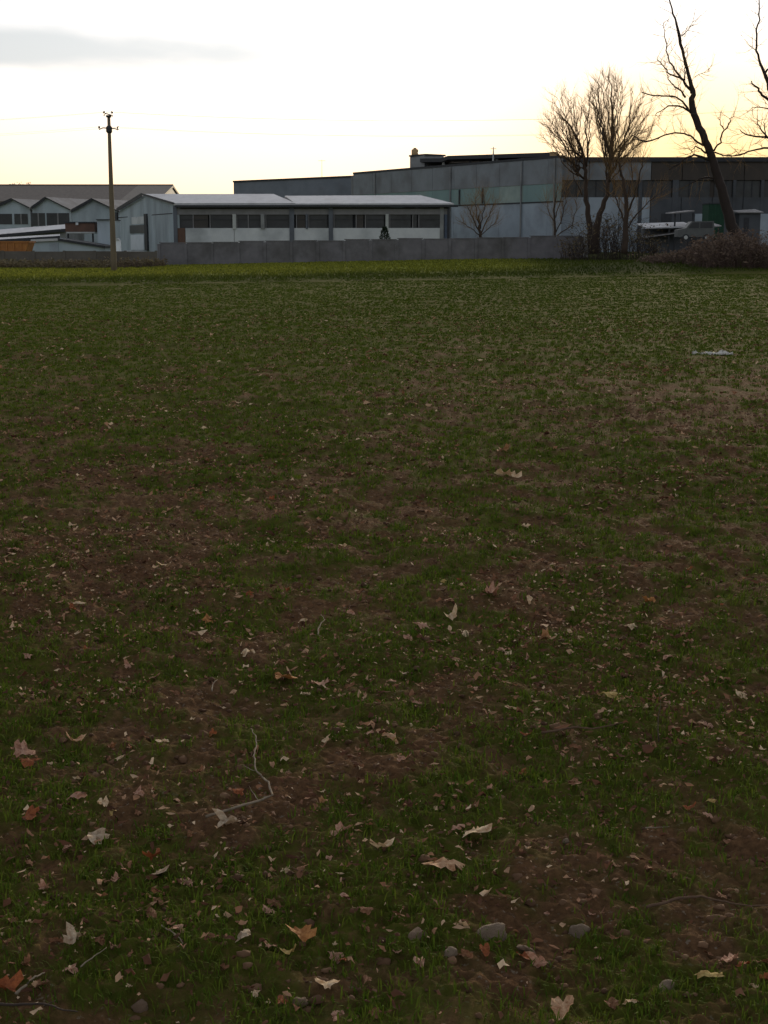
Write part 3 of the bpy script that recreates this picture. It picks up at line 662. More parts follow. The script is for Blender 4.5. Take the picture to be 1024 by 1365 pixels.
# --- E: dark hall at right
def dark_hall():
    d = 166; x0, x1 = X(742, d), X(1230, d); zt = Z(209.5, d)
    t = thing('dark_industrial_hall', (X(900, d), d, 0), 'dark brown flat-roofed hall with black openings behind the right-hand trees', 'building')
    b = MB(); b.box(x0, x1, d+.5, d+30, 0, zt-.5); b.build('core_wall', M_darkwall, t)
    b = MB(); b.box(x0-.15, x1+.2, d-.25, d+30.3, zt-.499, zt); b.build('roof_edge', M_dark, t)
    zb1, zw1, zw0 = Z(240, d), Z(241, d), Z(263, d)
    xs = list(range(742, 1240, 41))
    for i in range(len(xs)-1):
        a, c = X(xs[i], d)+.04, X(xs[i+1], d)-.04
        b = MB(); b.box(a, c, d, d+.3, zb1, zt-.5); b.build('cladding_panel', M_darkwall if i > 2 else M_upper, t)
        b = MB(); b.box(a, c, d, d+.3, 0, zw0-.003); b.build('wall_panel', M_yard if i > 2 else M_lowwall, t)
    for a, c in ((745, 778), (782, 815), (819, 848), (855, 893), (903, 944), (950, 973), (979, 1010), (1016, 1050), (1056, 1090)):
        b = MB(); b.box(X(a, d), X(c, d), d+.28, d+.45, zw0, zb1-.05); ww = b.build('window', rng_glass.choice(GL), t)
        for k in (1, 2):
            xm = X(a+(c-a)*k/3, d); b = MB(); b.box(xm-.05, xm+.05, d+.2, d+.278, zw0+.01, zb1-.06); b.build('mullion', M_dark, ww)
    for a, c in ((894, 902), (849, 854), (974, 978), (1011, 1015)):
        b = MB(); b.box(X(a, d), X(c, d), d-.05, d+.5, 0, zb1-.002); b.build('column', M_yard, t)
    for a, m_ in ((880, M_dark), (925, M_lowwall), (995, M_dark), (1012, M_lowwall)):
        b = MB(); b.box(X(a, d), X(a+14, d), d-.06, d-.002, .2, Z(285, d)); b.build('door', m_, t)
dark_hall()

# --- small things between the trees at right
def right_yard():
    d = 140; t = thing('lean_to_shed', (X(893, d), d, .8), 'low open shed with two pale sheet roofs between the right-hand trees', 'shed')
    def roof(xa, ya, xb, yb, h_, dp, m=M_roof):
        a, b_ = P(xa, ya, d), P(xb, yb, d); b = MB(); dv = Vector((0, dp, h_))
        b.prism([a, b_, b_-Vector((0,0,.1)), a-Vector((0,0,.1))], dv); b.build('roof', m, t)
    roof(862, 303.5, 928, 301.5, .5, 6); roof(905, 306, 962, 300.5, .4, 5, M_shedroof); roof(862, 315.5, 905, 309.5, .12, 3, M_shedroof); roof(898, 283.5, 926, 280.5, .1, 4, M_shedroof)
    b = MB(); b.box(X(866,d), X(958,d), d+3, d+5, .5, Z(304,d)-.05); b.build('wall', M_mid, t)
    for xx in (866, 892, 918, 944, 958): b = MB(); b.box(X(xx,d)-.07, X(xx,d)+.07, d+.2, d+.34, .5, Z(304.5,d)); b.build('post', M_dark, t)
    for xx in (900, 924): b = MB(); b.box(X(xx,d)-.07, X(xx,d)+.07, d+.5, d+.64, .5, Z(283.5,d)); b.build('post', M_dark, t)
    # a van parked behind
    d = 134; x0 = X(903, d); z0 = Z(321, d)
    t = thing('parked_van', (x0+1.6, d, z0), 'small pale van half hidden below the pale shed roofs', 'van')
    prof = [(0,.35),(0,1.0),(.75,1.15),(1.25,1.75),(3.3,1.8),(3.4,.35)]
    b = MB(); b.prism([(x0+a, d, z0+z) for a, z in prof], (0, 1.6, 0)); b.build('body', mat('pale_van_paint', (.10,.108,.11), (.075,.08,.085), rough=.5), t)
    b = MB(); b.prism([(x0+a, d-.02, z0+z) for a, z in ((.95,1.15),(1.33,1.66),(1.95,1.68),(1.95,1.15))], (0,.015,0)); b.build('side_window', M_glass, t)
    b = MB(); b.prism([(x0+a, d-.02, z0+z) for a, z in ((2.05,1.15),(2.05,1.68),(3.15,1.7),(3.2,1.15))], (0,.015,0)); b.build('side_window', M_glass, t)
    for wx in (.75, 2.7):
        b = MB(); b.tube([(x0+wx, d-.05, z0+.31), (x0+wx, d+.15, z0+.31)], [.31, .31], 14); wl = b.build('wheel', M_dark, t)
        b = MB(); b.tube([(x0+wx, d-.07, z0+.31), (x0+wx, d-.052, z0+.31)], [.18, .18], 10); b.build('rim', M_post, wl)
    d = 150; t = thing('green_container', (X(952, d), d, .9), 'dull green container left of the big leaning trunk', 'container')
    x0, x1, z0, z1 = X(943, d), X(964, d), .7, Z(272, d)
    b = MB(); b.box(x0, x1, d, d+3, z0, z1); b.build('body', M_green, t)
    for i in range(6): xx = x0+.08+i*(x1-x0-.2)/5; b = MB(); b.box(xx, xx+.07, d-.06, d-.002, z0+.1, z1-.1); b.build('rib', M_green, t)
    b = MB(); b.box(x0-.05, x1+.05, d-.08, d+3.05, z1+.002, z1+.12); b.build('lid', M_dark, t)
    d = 150; t = thing('yard_shed', (X(1000, d), d, .9), 'small bluish shed with pale roof right of the leaning trunk', 'shed')
    b = MB(); b.box(X(984,d), X(1012,d), d, d+3, .7, Z(284,d)); b.build('wall', M_yard, t)
    b = MB(); b.prism([(X(981,d), d-.3, Z(284,d)+.002), (X(1015,d), d-.3, Z(284,d)+.002), (X(1015,d), d+3.2, Z(279,d)), (X(981,d), d+3.2, Z(281,d))], (0,0,.1)); b.build('roof', M_shedroof, t)
    b = MB(); b.box(X(990,d), X(997,d), d-.04, d-.002, .8, Z(290,d)); b.build('door', M_dark, t)
    # pale gate post at the end of the boundary wall
    p = (X(780, 116), 116); t = thing('gate_post', (p[0], p[1], gz(*p)), 'pale upright post at the right end of the concrete wall', 'post')
    b = MB(); z_ = gz(*p); b.box(X(776,116)+.04, X(784,116), 116.0, 116.4, z_-.1, Z(316,116)); b.build('shaft', M_post, t)
    b = MB(); b.box(X(776,116)-.02, X(784,116)+.06, 115.94, 116.46, Z(316,116)+.002, Z(314.6,116)); b.build('cap', M_post, t)
right_yard()

# --- boundary wall in precast panels
def boundary_wall():
    d = 115; t = thing('boundary_wall', (X(212, d), d, 0), 'low dark concrete boundary wall running across in front of the factory', 'wall')
    x0, x1 = X(212, d), X(776, d); n = 16
    xs = np.linspace(x0, x1, n+1)
    for i in range(n):
        a, c = xs[i], xs[i+1]; fr_ = (i+.5)/n
        zt_ = Z(325-10*fr_, d)+rng_glass.uniform(-.05, .05); zb = gz((a+c)/2, d, False)-.15
        b = MB(); b.box(a+.12, c-.12, d+.02, d+.14, zb, zt_); b.build('panel', M_conc, t)
        b = MB(); b.box(a+.02, c-.02, d-.02, d+.18, zt_+.003, zt_+.07); b.build('coping', M_conc, t)
    for i in range(n+1):
        zt_ = Z(325-10*i/n, d)+.03; zb = gz(xs[i], d, False)-.15
        b = MB(); b.box(xs[i]-.115, xs[i]+.115, d-.04, d+.2, zb, zt_-.05); b.build('post', M_conc, t)
boundary_wall()
def left_wall():
    d = 112; t = thing('low_wall', (X(100, d), d, 0), 'low brownish wall behind dry weeds at left, under the sheds', 'wall')
    m_ = mat('brownish_wall', (.12, .108, .098), (.09, .08, .073), scale=1, dirt=(.05, .042, .034)); xs = np.linspace(X(-160, d), X(208, d), 10)
    for i in range(9):
        b = MB(); b.box(xs[i]+.02, xs[i+1]-.02, d, d+.15, -.2, Z(334.5+(i % 3)*.4, d)); b.build('panel', m_, t)
    for i in range(10):
        b = MB(); b.box(xs[i]-.1, xs[i]+.1, d-.06, d-.002, -.2, Z(334, d)); b.build('post', m_, t)
left_wall()

# ------------------------------------------------------------ pole with wires
def pole():
    pb = GP(151, 362); d = 88.0; pb = Vector((X(151, d), d, gz(X(151, d), d))); zt_ = Z(156, d)
    t = thing('utility_pole', tuple(pb), 'tall tapering utility pole standing at the edge of the field', 'utility pole')
    m_ = mat('pole_concrete', (.17, .135, .095), (.12, .10, .075), scale=3, stretch=(1,1,.2), rough=.95, spec=.1)
    n = 9; b = MB(); b.tube([(pb.x, pb.y, pb.z-.3+(zt_-pb.z+.3)*i/n) for i in range(n+1)], [.19-.10*i/n for i in range(n+1)], 14); b.build('shaft', m_, t, True)
    b = MB(); b.tube([(pb.x, pb.y, zt_-.95), (pb.x, pb.y, zt_-.85), (pb.x, pb.y, zt_-.6), (pb.x, pb.y, zt_-.5)], [.11, .19, .19, .11], 10); b.build('collar', M_dark, t)
    b = MB(); b.tube([(pb.x, pb.y, zt_-.02), (pb.x, pb.y, zt_+.1)], [.16, .17], 10); b.build('cap', M_dark, t)
    for z, hw, droop in ((zt_-.7, .58, .0), (zt_+.08, .27, -.06)):
        b = MB()
        b.tube([(pb.x-hw, pb.y-.14, z-.03), (pb.x-hw*.6, pb.y-.14, z+.06-droop), (pb.x+hw*.6, pb.y-.14, z+.02), (pb.x+hw, pb.y-.14, z-.05)], [.03]*4, 6); b.build('crossarm', M_dark, t)
    M_ins = mat('insulator', (.28, .24, .2), rough=.3)
    pts = []
    for x_, z_ in ((-.24, zt_+.16), (.24, zt_+.16), (-.56, zt_-.70), (.56, zt_-.72)):
        b = MB(); b.tube([(pb.x+x_, pb.y-.14, z_-.1), (pb.x+x_, pb.y-.14, z_+.02), (pb.x+x_, pb.y-.14, z_+.04), (pb.x+x_, pb.y-.14, z_+.14), (pb.x+x_, pb.y-.14, z_+.17)], [.02, .02, .07, .07, .03], 10)
        b.build('insulator', M_ins, t); pts.append(Vector((pb.x+x_, pb.y-.14, z_+.12)))
    M_wire = mat('wire', (.16, .15, .14), rough=.6)
    labs = ['upper left electric wire strung from the tall pole', 'upper right electric wire strung from the tall pole', 'lower left electric wire strung from the tall pole', 'lower right electric wire strung from the tall pole']
    for p, lab in zip(pts, labs):
        b = MB()
        for sx in (-1, 1):
            e = p+Vector((sx*45, sx*-6, .1)); q = [p+(e-p)*(i/14)-Vector((0,0,1.3*4*(i/14)*(1-i/14)*.6)) for i in range(15)]
            b.tube(q, [.004]*15, 4)
        tag(b.build('electric_wire', M_wire), lab, 'wire', 'electric wires on the tall pole')
pole()

# ------------------------------------------------------------ trees
M_bark = mat('dark_bark', (.036, .025, .022), (.024, .018, .016), scale=6, stretch=(1,1,.3), bump=.5, bscale=12)
M_bark2 = mat('brown_bark', (.055, .036, .026), (.035, .025, .02), scale=5, stretch=(1,1,.3))
M_twig = mat('glare_lit_twig', (.24, .145, .06), (.16, .10, .045), scale=3, trans=.0)  # twig brown lightened and warmed to hold the sky glare
def twig(mb, p, d, L, r, lvl, rs, up=.12, spread=.7, n=5):
    pts = [p]; dd = d.normalized(); q = p
    for i in range(n):
        dd = (dd+Vector((rs.gauss(0,.13), rs.gauss(0,.13), rs.gauss(0,.09)+up))).normalized(); q = q+dd*(L/n); pts.append(q)
    mb.tube(pts, [r*(1-.75*i/n) for i in range(n+1)], 3 if lvl < 2 else 5)
    if lvl <= 0: return
    for i in range(1, n+1):
        for _ in range(rs.choice((1, 2))):
            s = dd.cross(Vector((rs.gauss(0,1), rs.gauss(0,1), rs.gauss(0,1)))).normalized()
            nd = (pts[i]-pts[i-1]).normalized()+s*spread*rs.uniform(.6, 1.2)
            twig(mb, pts[i], nd, L*rs.uniform(.35, .62), r*.5*(1-.5*i/n), lvl-1, rs, up, spread, max(3, n-1))
def limb_pts(D, path, rs, jit=.8):
    """polyline given as (column, row) with depth wandering away from the trunk's plane"""
    out_ = []; dy = 0; g_ = rs.uniform(-jit, jit)
    for i, (a, b_) in enumerate(path):
        out_.append(P(a, b_, D+g_*i)) 
    return out_
def smooth_path(pts, rad, rs, wob=.06, k=3):
    P2, R2 = [], []
    for i in range(len(pts)-1):
        for j in range(k):
            t_ = j/k; q = pts[i].lerp(pts[i+1], t_)
            if not (i == 0 and j == 0): q = q+Vector((rs.gauss(0,wob), rs.gauss(0,wob), 0))
            P2.append(q); R2.append(rad[i]*(1-t_)+rad[i+1]*t_)
    return P2+[pts[-1]], R2+[rad[-1]]
def drawn_tree(name, D, label, cat, limbs, seed, bark, twig_l, twig_r, twig_n, lvl=1, group=None, up=.05, spread=.8, trunk_k=1.0, start=.5, reps=1):
    rs = random.Random(seed); base = P(*limbs[0][0][0], D)
    t = thing(name, (base.x, base.y, base.z), label, cat, group); tw = MB(); twig_r = twig_r*(1.7 if lvl < 2 else 1.2)
    for i, (path, rads) in enumerate(limbs):
        pts = limb_pts(D, path, rs, 0 if i == 0 else .55); px_m = D/F
        pts, rad = smooth_path(pts, [r*px_m for r in rads], rs, .05 if i else .04)
        rad = [q*trunk_k for q in rad]; b = MB(); b.tube(pts, rad, 10 if i == 0 else 7); b.build('trunk' if i == 0 else 'limb', bark, t, True)
        if i == 0 and len(path) > 6: rng_i = range(int(len(pts)*start), len(pts))
        else: rng_i = range(2, len(pts))
        for j in [q for q in rng_i for _ in range(reps)]:
            if rs.random() < twig_n:
                dv = (pts[j]-pts[max(j-1,0)]).normalized(); s = dv.cross(Vector((rs.gauss(0,.4), rs.gauss(0,1), rs.gauss(0,.4)))).normalized()
                twig(tw, pts[j], dv*.8+s*spread, twig_l*rs.uniform(.5, 1.2), twig_r, lvl, rs, up, spread, 4)
    o_ = tw.build('twig_mass', M_twig, t); o_['kind'] = 'stuff'
    return t
# big leaning tree
D2 = 106
L2 = [
 ([(984,328),(979,308),(971,285),(964,260),(956,235),(949,210),(940,188),(932,170),(925,152),(923,137),(923,121),(918,100),(911,75),(906,50),(900,25),(893,5),(888,-25)],
  [11.0,8.6,8.0,7.4,6.8,6.2,5.4,5.2,5.0,4.6,3.4,2.6,2.1,2.4,1.4,1.1,.7]),
 ([(922,124),(915,113),(908,104),(900,93),(893,82),(889,60),(886,42),(885,30)], [2.3,2.0,1.7,1.4,1.1,.9,.6,.5]),
 ([(911,106),(902,102),(894,99),(888,94),(884,86),(876,78)], [1.7,1.4,1.2,1.0,.8,.5]),
 ([(914,130),(908,121),(900,116),(894,108),(889,99)], [1.7,1.3,1.1,.8,.5]),
 ([(918,147),(913,138),(905,131),(895,128),(884,128),(870,127),(856,123)], [1.8,1.5,1.2,1.2,1.1,1.0,.8]),
 ([(921,150),(913,144),(904,141),(893,141),(884,146),(874,153)], [1.9,1.5,1.3,1.1,.7,.5]),
 ([(939,194),(931,190),(923,183),(912,178),(900,177),(886,180),(872,186),(860,189),(850,186),(843,180)], [1.7,1.5,1.3,1.2,1.2,1.1,1.1,1.3,1.0,.6]),
 ([(941,204),(934,199),(927,195),(922,200),(921,206)], [1.5,1.2,.8,.6,.5]),
 ([(946,213),(935,209),(925,206),(914,211),(903,220),(892,226)], [2.2,1.8,1.5,1.3,1.0,.7]),
 ([(952,201),(959,190),(963,177),(970,168),(975,158),(979,150)], [1.5,1.3,1.2,.9,.6,.5]),
 ([(965,172),(960,163),(958,156)], [.9,.6,.4]),
 ([(953,203),(963,207),(975,208),(988,207),(1003,200)], [1.3,1.0,.9,.8,.6]),
 ([(913,107),(914,96),(912,86),(911,78)], [1.0,.9,.7,.5]),
 ([(909,48),(914,43),(920,36),(924,27)], [.9,.6,.45,.3]),
 ([(926,103),(934,98),(946,95)], [.6,.4,.3]),
 ([(958,240),(946,236),(934,238),(918,246)], [1.7,1.2,1.0,.6]),
]
drawn_tree('bare_tree', D2, 'big bare tree with thick dark trunk leaning left', 'tree', L2, 5, M_bark, 1.5, .013, .8, 1, spread=.9, trunk_k=.86)
# tree mostly outside the right edge
L3 = [
 ([(1066,330),(1062,290),(1058,250),(1052,215),(1046,185),(1040,160),(1034,140),(1027,118),(1018,96),(1011,78),(1008,62),(1009,40),(1011,20),(1013,0),(1015,-20)],
  [10,8.5,7.5,7,6,5,4.2,3.4,2.2,1.6,1.4,1.2,1.0,.8,.6]),
 ([(1038,150),(1028,137),(1018,127),(1008,118),(1002,108)], [2.4,2.2,1.8,1.5,.8]),
 ([(1050,196),(1036,188),(1022,183),(1008,182),(993,179),(987,173)], [2.2,1.9,1.6,1.3,1.0,.6]),
 ([(1052,206),(1036,198),(1020,197),(1004,200),(990,205),(978,208)], [2.0,1.7,1.5,1.2,.9,.6]),
 ([(1024,184),(1016,174),(1010,165),(1009,159)], [1.4,1.1,.8,.5]),
 ([(1020,183),(1020,172),(1018,163)], [1.0,.8,.5]),
 ([(1044,165),(1030,147),(1016,143),(1003,143)], [1.5,1.1,.8,.5]),
 ([(1010,70),(1004,64),(999,60)], [.7,.5,.3]),
 ([(1020,98),(1030,85),(1040,66)], [1.6,1.3,.8]),
]
drawn_tree('bare_tree', 104, 'bare tree cut by the right edge, its branches reaching in', 'tree', L3, 9, M_bark, 1.5, .013, .8, 1, spread=.9, trunk_k=.9)
# twiggy multi-stemmed trees
def fan_limbs(starts, outline, seed):
    rs_ = random.Random(seed); out_ = []
    for (ex, ey) in outline:
        for _ in range(2):
            sx, sy = rs_.choice(starts); x1, y1 = ex+rs_.uniform(-7, 7), ey+rs_.uniform(-2, 16); k = 5; pts = []
            for i in range(k+1):
                t_ = i/k; pts.append((sx+(x1-sx)*t_**.8+rs_.uniform(-1.5, 1.5), sy+(y1-sy)*t_**1.1))
            out_.append((pts, [1.5, 1.3, 1.05, .8, .6, .35]))
    return out_
def fan_tree(D, label, limbs, seed, tl, tn, tr=.013, cat='tree', name='twiggy_tree', lvl=2):
    return drawn_tree(name, D, label, cat, [limbs[0]]+[(p_, [q_*.8 for q_ in r_]) for p_, r_ in limbs[1:]], seed, M_bark2, tl, tr, tn, lvl, up=.13, spread=.55, trunk_k=.72, start=.3, reps=3)
L1 = [([(792,338),(794,310),(800,285),(808,260),(812,235),(814,212),(815,190),(816,165),(816,140),(815,115),(812,99)], [9,7.5,5,4,3.6,3.4,2.8,2.2,1.6,1.0,.5]),
 ([(812,225),(808,195),(803,172),(798,155),(794,138),(792,120)], [2.4,2.0,1.7,1.4,1.0,.5]),
 ([(811,205),(806,180),(801,160),(799,140),(798,118),(797,108)], [1.6,1.3,1.1,.9,.7,.4]),
 ([(820,225),(826,205),(832,188),(838,168),(840,150),(841,130)], [3.0,2.6,2.0,1.6,1.2,.6]),
 ([(818,210),(822,190),(826,168),(828,145),(830,125),(828,108)], [1.8,1.4,1.2,.9,.7,.4]),
 ([(828,200),(838,182),(848,165),(856,150)], [1.6,1.3,.9,.5]),
 ([(815,180),(812,160),(807,140),(805,120),(806,106)], [1.4,1.1,.9,.6,.4]),
 ([(808,250),(822,215),(834,196),(846,184),(858,172)], [2.0,1.6,1.2,.9,.5]),
 ([(816,170),(822,150),(820,130),(822,112)], [1.2,.9,.7,.4])]
L1 += fan_limbs([(813,232),(812,218),(816,205),(810,245)], [(786,128),(792,112),(800,105),(808,102),(816,102),(825,104),(834,110),(843,118),(851,128),(858,142),(862,158),(864,176)], 5)
fan_tree(110, 'taller twiggy many-stemmed tree with dense rounded crown', L1, 21, 1.05, .42)
L1b = [([(790,337),(786,305),(783,275),(781,250),(780,228),(779,212),(774,195),(766,178),(758,165),(751,158),(746,150)], [6.5,5.5,4.4,3.8,3.2,2.7,2.2,1.8,1.4,1.0,.6]),
 ([(782,222),(783,205),(783,188),(781,170),(779,152),(776,140)], [2.2,1.8,1.5,1.2,.8,.5]),
 ([(778,205),(772,188),(769,172),(764,155),(758,140),(754,128)], [1.6,1.3,1.0,.8,.6,.4]),
 ([(770,235),(763,218),(757,205),(752,192),(746,182),(738,173),(732,160)], [1.8,1.5,1.4,1.2,1.0,.8,.4]),
 ([(783,195),(787,180),(786,165),(782,150)], [1.2,1.0,.8,.4]),
 ([(750,188),(742,182),(735,176),(730,168)], [.9,.7,.5,.3]),
 ([(776,260),(766,238),(760,220)], [1.5,1.1,.8])]
L1b += fan_limbs([(781,240),(780,225),(776,210),(770,230)], [(727,165),(731,150),(738,138),(746,128),(754,123),(763,124),(772,128),(780,134),(733,180)], 6)
fan_tree(113, 'lower twiggy tree with thin crown, left of the taller twiggy one', L1b, 33, 1.0, .42)
L1c = [([(832,338),(834,310),(836,285),(834,262),(830,240),(826,222),(822,208)], [6,5,4.2,3.4,2.6,1.8,1.0]),
 ([(836,285),(845,262),(852,240),(856,222),(858,205)], [2.6,2.0,1.5,1.0,.5]),
 ([(834,300),(824,275),(820,255),(818,238)], [2.2,1.7,1.2,.6]),
 ([(833,310),(850,285),(866,268),(878,258)], [2.0,1.5,1.1,.6]),
 ([(835,270),(842,240),(842,215),(846,195)], [1.8,1.4,1.0,.5])]
fan_tree(107, 'short dark-stemmed bare tree in front of the dark hall, right of the tall twiggy tree', L1c, 41, 1.5, .9)
Lb = [([(641,318),(640,306),(640,296),(639,286)], [3,2.4,1.8,1.0]), ([(641,312),(634,298),(628,286),(623,275)], [1.6,1.2,.9,.5]), ([(641,312),(648,296),(654,284),(658,272)], [1.6,1.2,.9,.5]),
      ([(640,305),(636,288),(634,272),(636,262)], [1.4,1.1,.8,.4]), ([(641,305),(645,286),(647,270),(645,260)], [1.4,1.1,.8,.4]), ([(640,314),(628,304),(618,297)], [1.2,.8,.4]), ([(641,314),(652,304),(662,296)], [1.2,.8,.4])]
fan_tree(122, 'small bare bush in front of the largest hall, behind the wall', Lb, 51, 1.25, 1.0, .010, 'bush', 'bare_bush')
Lc = [([(741,320),(740,300),(739,280),(741,262),(743,246)], [2.4,1.9,1.4,1.0,.5]), ([(741,310),(750,290),(754,270),(756,252)], [1.4,1.1,.8,.4]), ([(740,300),(732,282),(728,266)], [1.2,.8,.4]),
      ([(742,315),(762,300),(768,280),(770,262)], [1.5,1.1,.8,.4]), ([(741,290),(746,270),(752,250),(758,236)], [1.1,.9,.7,.4])]
fan_tree(124, 'thin bare sapling left of the twiggy trees, behind the wall end', Lc, 61, 1.3, 1.0, .010, 'tree', 'bare_sapling')

# small evergreen above the wall
def evergreen():
    d = 121; x_ = X(513, d); zt_ = Z(302, d); t = thing('evergreen_shrub', (x_, d, .1), 'small dark evergreen poking above the concrete wall before the factory', 'shrub')
    b = MB(); b.tube([(x_, d, .1), (x_, d, zt_-.3)], [.08, .03]); b.build('trunk', M_bark, t)
    b = MB(); rs = random.Random(4)
    for _ in range(1500):
        h_ = rs.random()**1.0; zz = zt_-h_*(zt_-.7); r_ = .82*(.12+h_*1.1)*min(1, 1.2)*rs.uniform(.55, 1.05); a = rs.uniform(0, 6.28)
        r_ = min(r_, .9*rs.uniform(.7, 1.08)); p = Vector((x_+r_*math.cos(a), d+r_*math.sin(a), zz)); q = Vector((math.cos(a)*.13, math.sin(a)*.13, rs.uniform(-.1,.1))); u = Vector((-math.sin(a)*.05, math.cos(a)*.05, rs.uniform(-.03,.05)))
        b.add([p-u, p+u, p+q], [(0,1,2)])
    o_ = b.build('crown', mat('evergreen_leaf', (.030, .050, .028), (.018, .032, .02), scale=6), t)
evergreen()

# dry bramble thickets and weeds
M_bramble = mat('bramble_stem', (.105, .068, .056), (.065, .043, .037), scale=2)
M_dryleaf = mat('bramble_leaf', (.16, .115, .085), (.09, .06, .045), scale=2, trans=.2)
def thicket(name, label, x0, x1, d, hpx_fn, n, seed, dy=3.0, leafn=1.4, mats=(None, None), cat='bramble'):
    rs = random.Random(seed); cx_ = X((x0+x1)/2, d); t = thing(name, (cx_, d, gz(cx_, d, False)), label, cat)
    b = MB(); lv = MB()
    for _ in range(n):
        u = rs.random(); px = x0+(x1-x0)*u; yy = d+rs.uniform(-dy, dy); xx = X(px, d)+rs.gauss(0, .2); zb = gz(xx, yy, False); H = hpx_fn(u)*rs.uniform(.45, 1.05)
        a = rs.uniform(0, 6.28); sp = rs.uniform(.2, 1.0)*H; k = 5
        pts = [Vector((xx+math.cos(a)*sp*(i/k)**1.3, yy+math.sin(a)*sp*(i/k)**1.3, zb-.05+H*math.sin(min(1.0, i/k*1.05)*math.pi*.62)))+Vector((rs.gauss(0,.04), rs.gauss(0,.04), 0)) for i in range(k+1)]
        b.tube(pts, [.014*(1-.6*i/k) for i in range(k+1)], 3)
        for _ in range(int(leafn*4)):
            p = pts[rs.randint(1, k)]+Vector((rs.gauss(0,.16), rs.gauss(0,.16), rs.gauss(0,.12))); q = Vector((rs.gauss(0,.06), rs.gauss(0,.06), rs.gauss(0,.05))); w_ = Vector((rs.gauss(0,.04), rs.gauss(0,.04), rs.gauss(0,.04)))
            lv.add([p-q, p+w_, p+q, p-w_], [(0,1,2,3)])
    o_ = b.build('stems', mats[0] or M_bramble, t); o_['kind'] = 'stuff'
    o_ = lv.build('dry_leaves', mats[1] or M_dryleaf, t); o_['kind'] = 'stuff'
thicket('bramble_thicket', 'large reddish brown bramble thicket at the foot of the leaning tree', 925, 1045, 92, lambda u: (1.0+1.0*math.sin(u*3.1)*.9)*(.75+.5*abs(math.sin(u*17))), 950, 71, 3.0, 1.6)
thicket('bramble_thicket', 'lower brown brambles left of the large thicket, on the mound', 865, 930, 97, lambda u: .35+.7*u, 300, 72, 2.5)
M_weed = mat('dry_weed', (.15, .12, .07), (.10, .08, .052), scale=1.5); M_weedl = mat('dry_weed_leaf', (.14, .12, .062), (.11, .075, .05), scale=.5, trans=.1)
thicket('weed_bank', 'bank of dry brown weeds along the low wall at far left', -70, 145, 104, lambda u: .5, 900, 73, 2.5, 1.5, (M_weed, M_weedl), 'weeds')
thicket('weed_bank', 'patch of reddish dry weeds between the tall pole and the concrete wall', 150, 214, 106, lambda u: .55, 300, 74, 2.5, 1.4, (M_bramble, M_weedl), 'weeds')
thicket('bare_brush', 'dark leafless brush standing round the feet of the twiggy trees', 752, 880, 110, lambda u: 1.2+2.4*math.sin(u*3.1), 480, 75, 2.0, .8, (M_bark, M_weedl), 'undergrowth')

# ------------------------------------------------------------ leaves, stones and sticks on the field
def leaf_mesh(i):
    rs = random.Random(100+i); na_ = 20; V = [(0, 0, .12)]; lob = 5 if i % 3 else 3
    curl = rs.uniform(.3, .9); ca = rs.uniform(0, 6.28); asp = rs.uniform(.5, 1.0)
    for ring in (.5, 1.0):
        for j in range(na_):
            a = 2*math.pi*j/na_; lo = abs(math.cos((a)*lob/2)); rr_ = .76+.24*lo**.8
            if abs(((a-math.pi+math.pi) % (2*math.pi))-math.pi) < .25: rr_ *= .75
            rr_ *= 1+rs.gauss(0, .12); r_ = ring*(rr_ if ring == 1 else .5+.5*rr_); r_ *= 1+.16*math.sin(2*a+i*1.7)+.1*math.sin(3*a+i)
            x_, y_ = r_*math.cos(a), r_*math.sin(a)*asp
            s = x_*math.cos(ca)+y_*math.sin(ca); q = -x_*math.sin(ca)+y_*math.cos(ca)
            z_ = curl*s*s*(1 if i % 2 else -.6)+.22*q*math.sin(3*s+i)+rs.gauss(0, .10)+(.12 if i % 2 == 0 else 0)
            V.append((x_, y_, z_))
    Fs = [(0, 1+j, 1+(j+1) % na_) for j in range(na_)]+[(1+j, 1+na_+j, 1+na_+(j+1) % na_, 1+(j+1) % na_) for j in range(na_)]
    me = bpy.data.meshes.new('fallen_leaf'); me.from_pydata(V, [], Fs); me.shade_smooth(); me.materials.append(None); return me
LEAF = [leaf_mesh(i) for i in range(12)]
def leafmat(n, a, b): return mat(n, a, tuple(v*k for v, k in zip(b, (.75, .6, .5))), scale=1.9, bump=.4, bscale=9, rough=.8, spec=.2, trans=.12, detail=4)
LM = {'tan': leafmat('leaf_tan', (.60, .40, .25), (.42, .24, .13)), 'cream': leafmat('leaf_cream', (.70, .56, .38), (.52, .38, .24)),
      'pink': leafmat('leaf_pinkish', (.54, .33, .24), (.36, .20, .14)), 'grey': leafmat('leaf_grey', (.56, .46, .34), (.40, .31, .22)),
      'rust': leafmat('leaf_rust', (.36, .12, .045), (.22, .075, .035)), 'orange': leafmat('leaf_orange', (.50, .25, .09), (.34, .16, .06)),
      'yellow': leafmat('leaf_yellow', (.55, .42, .16), (.38, .28, .11)), 'brown': leafmat('leaf_brown', (.30, .155, .085), (.18, .09, .05))}
def set_leaf(px, py, wpx, m_, rs, zoff=.014):
    p = GP(px, py); dist = (p-camo.location).length; s = wpx/F*dist/2*.97
    o_ = bpy.data.objects.new('fallen_leaf', rs.choice(LEAF)); COL.objects.link(o_)
    o_.location = (p.x, p.y, p.z+zoff+.10*s); o_.scale = (s, s*rs.uniform(.7, 1.0), s*rs.uniform(.7, 1.1))
    o_.rotation_euler = (rs.gauss(.08, .22), rs.gauss(0, .25), rs.uniform(0, 6.28))
    o_.material_slots[0].link = 'OBJECT'; o_.material_slots[0].material = LM[m_]
    return o_
rs = random.Random(77)
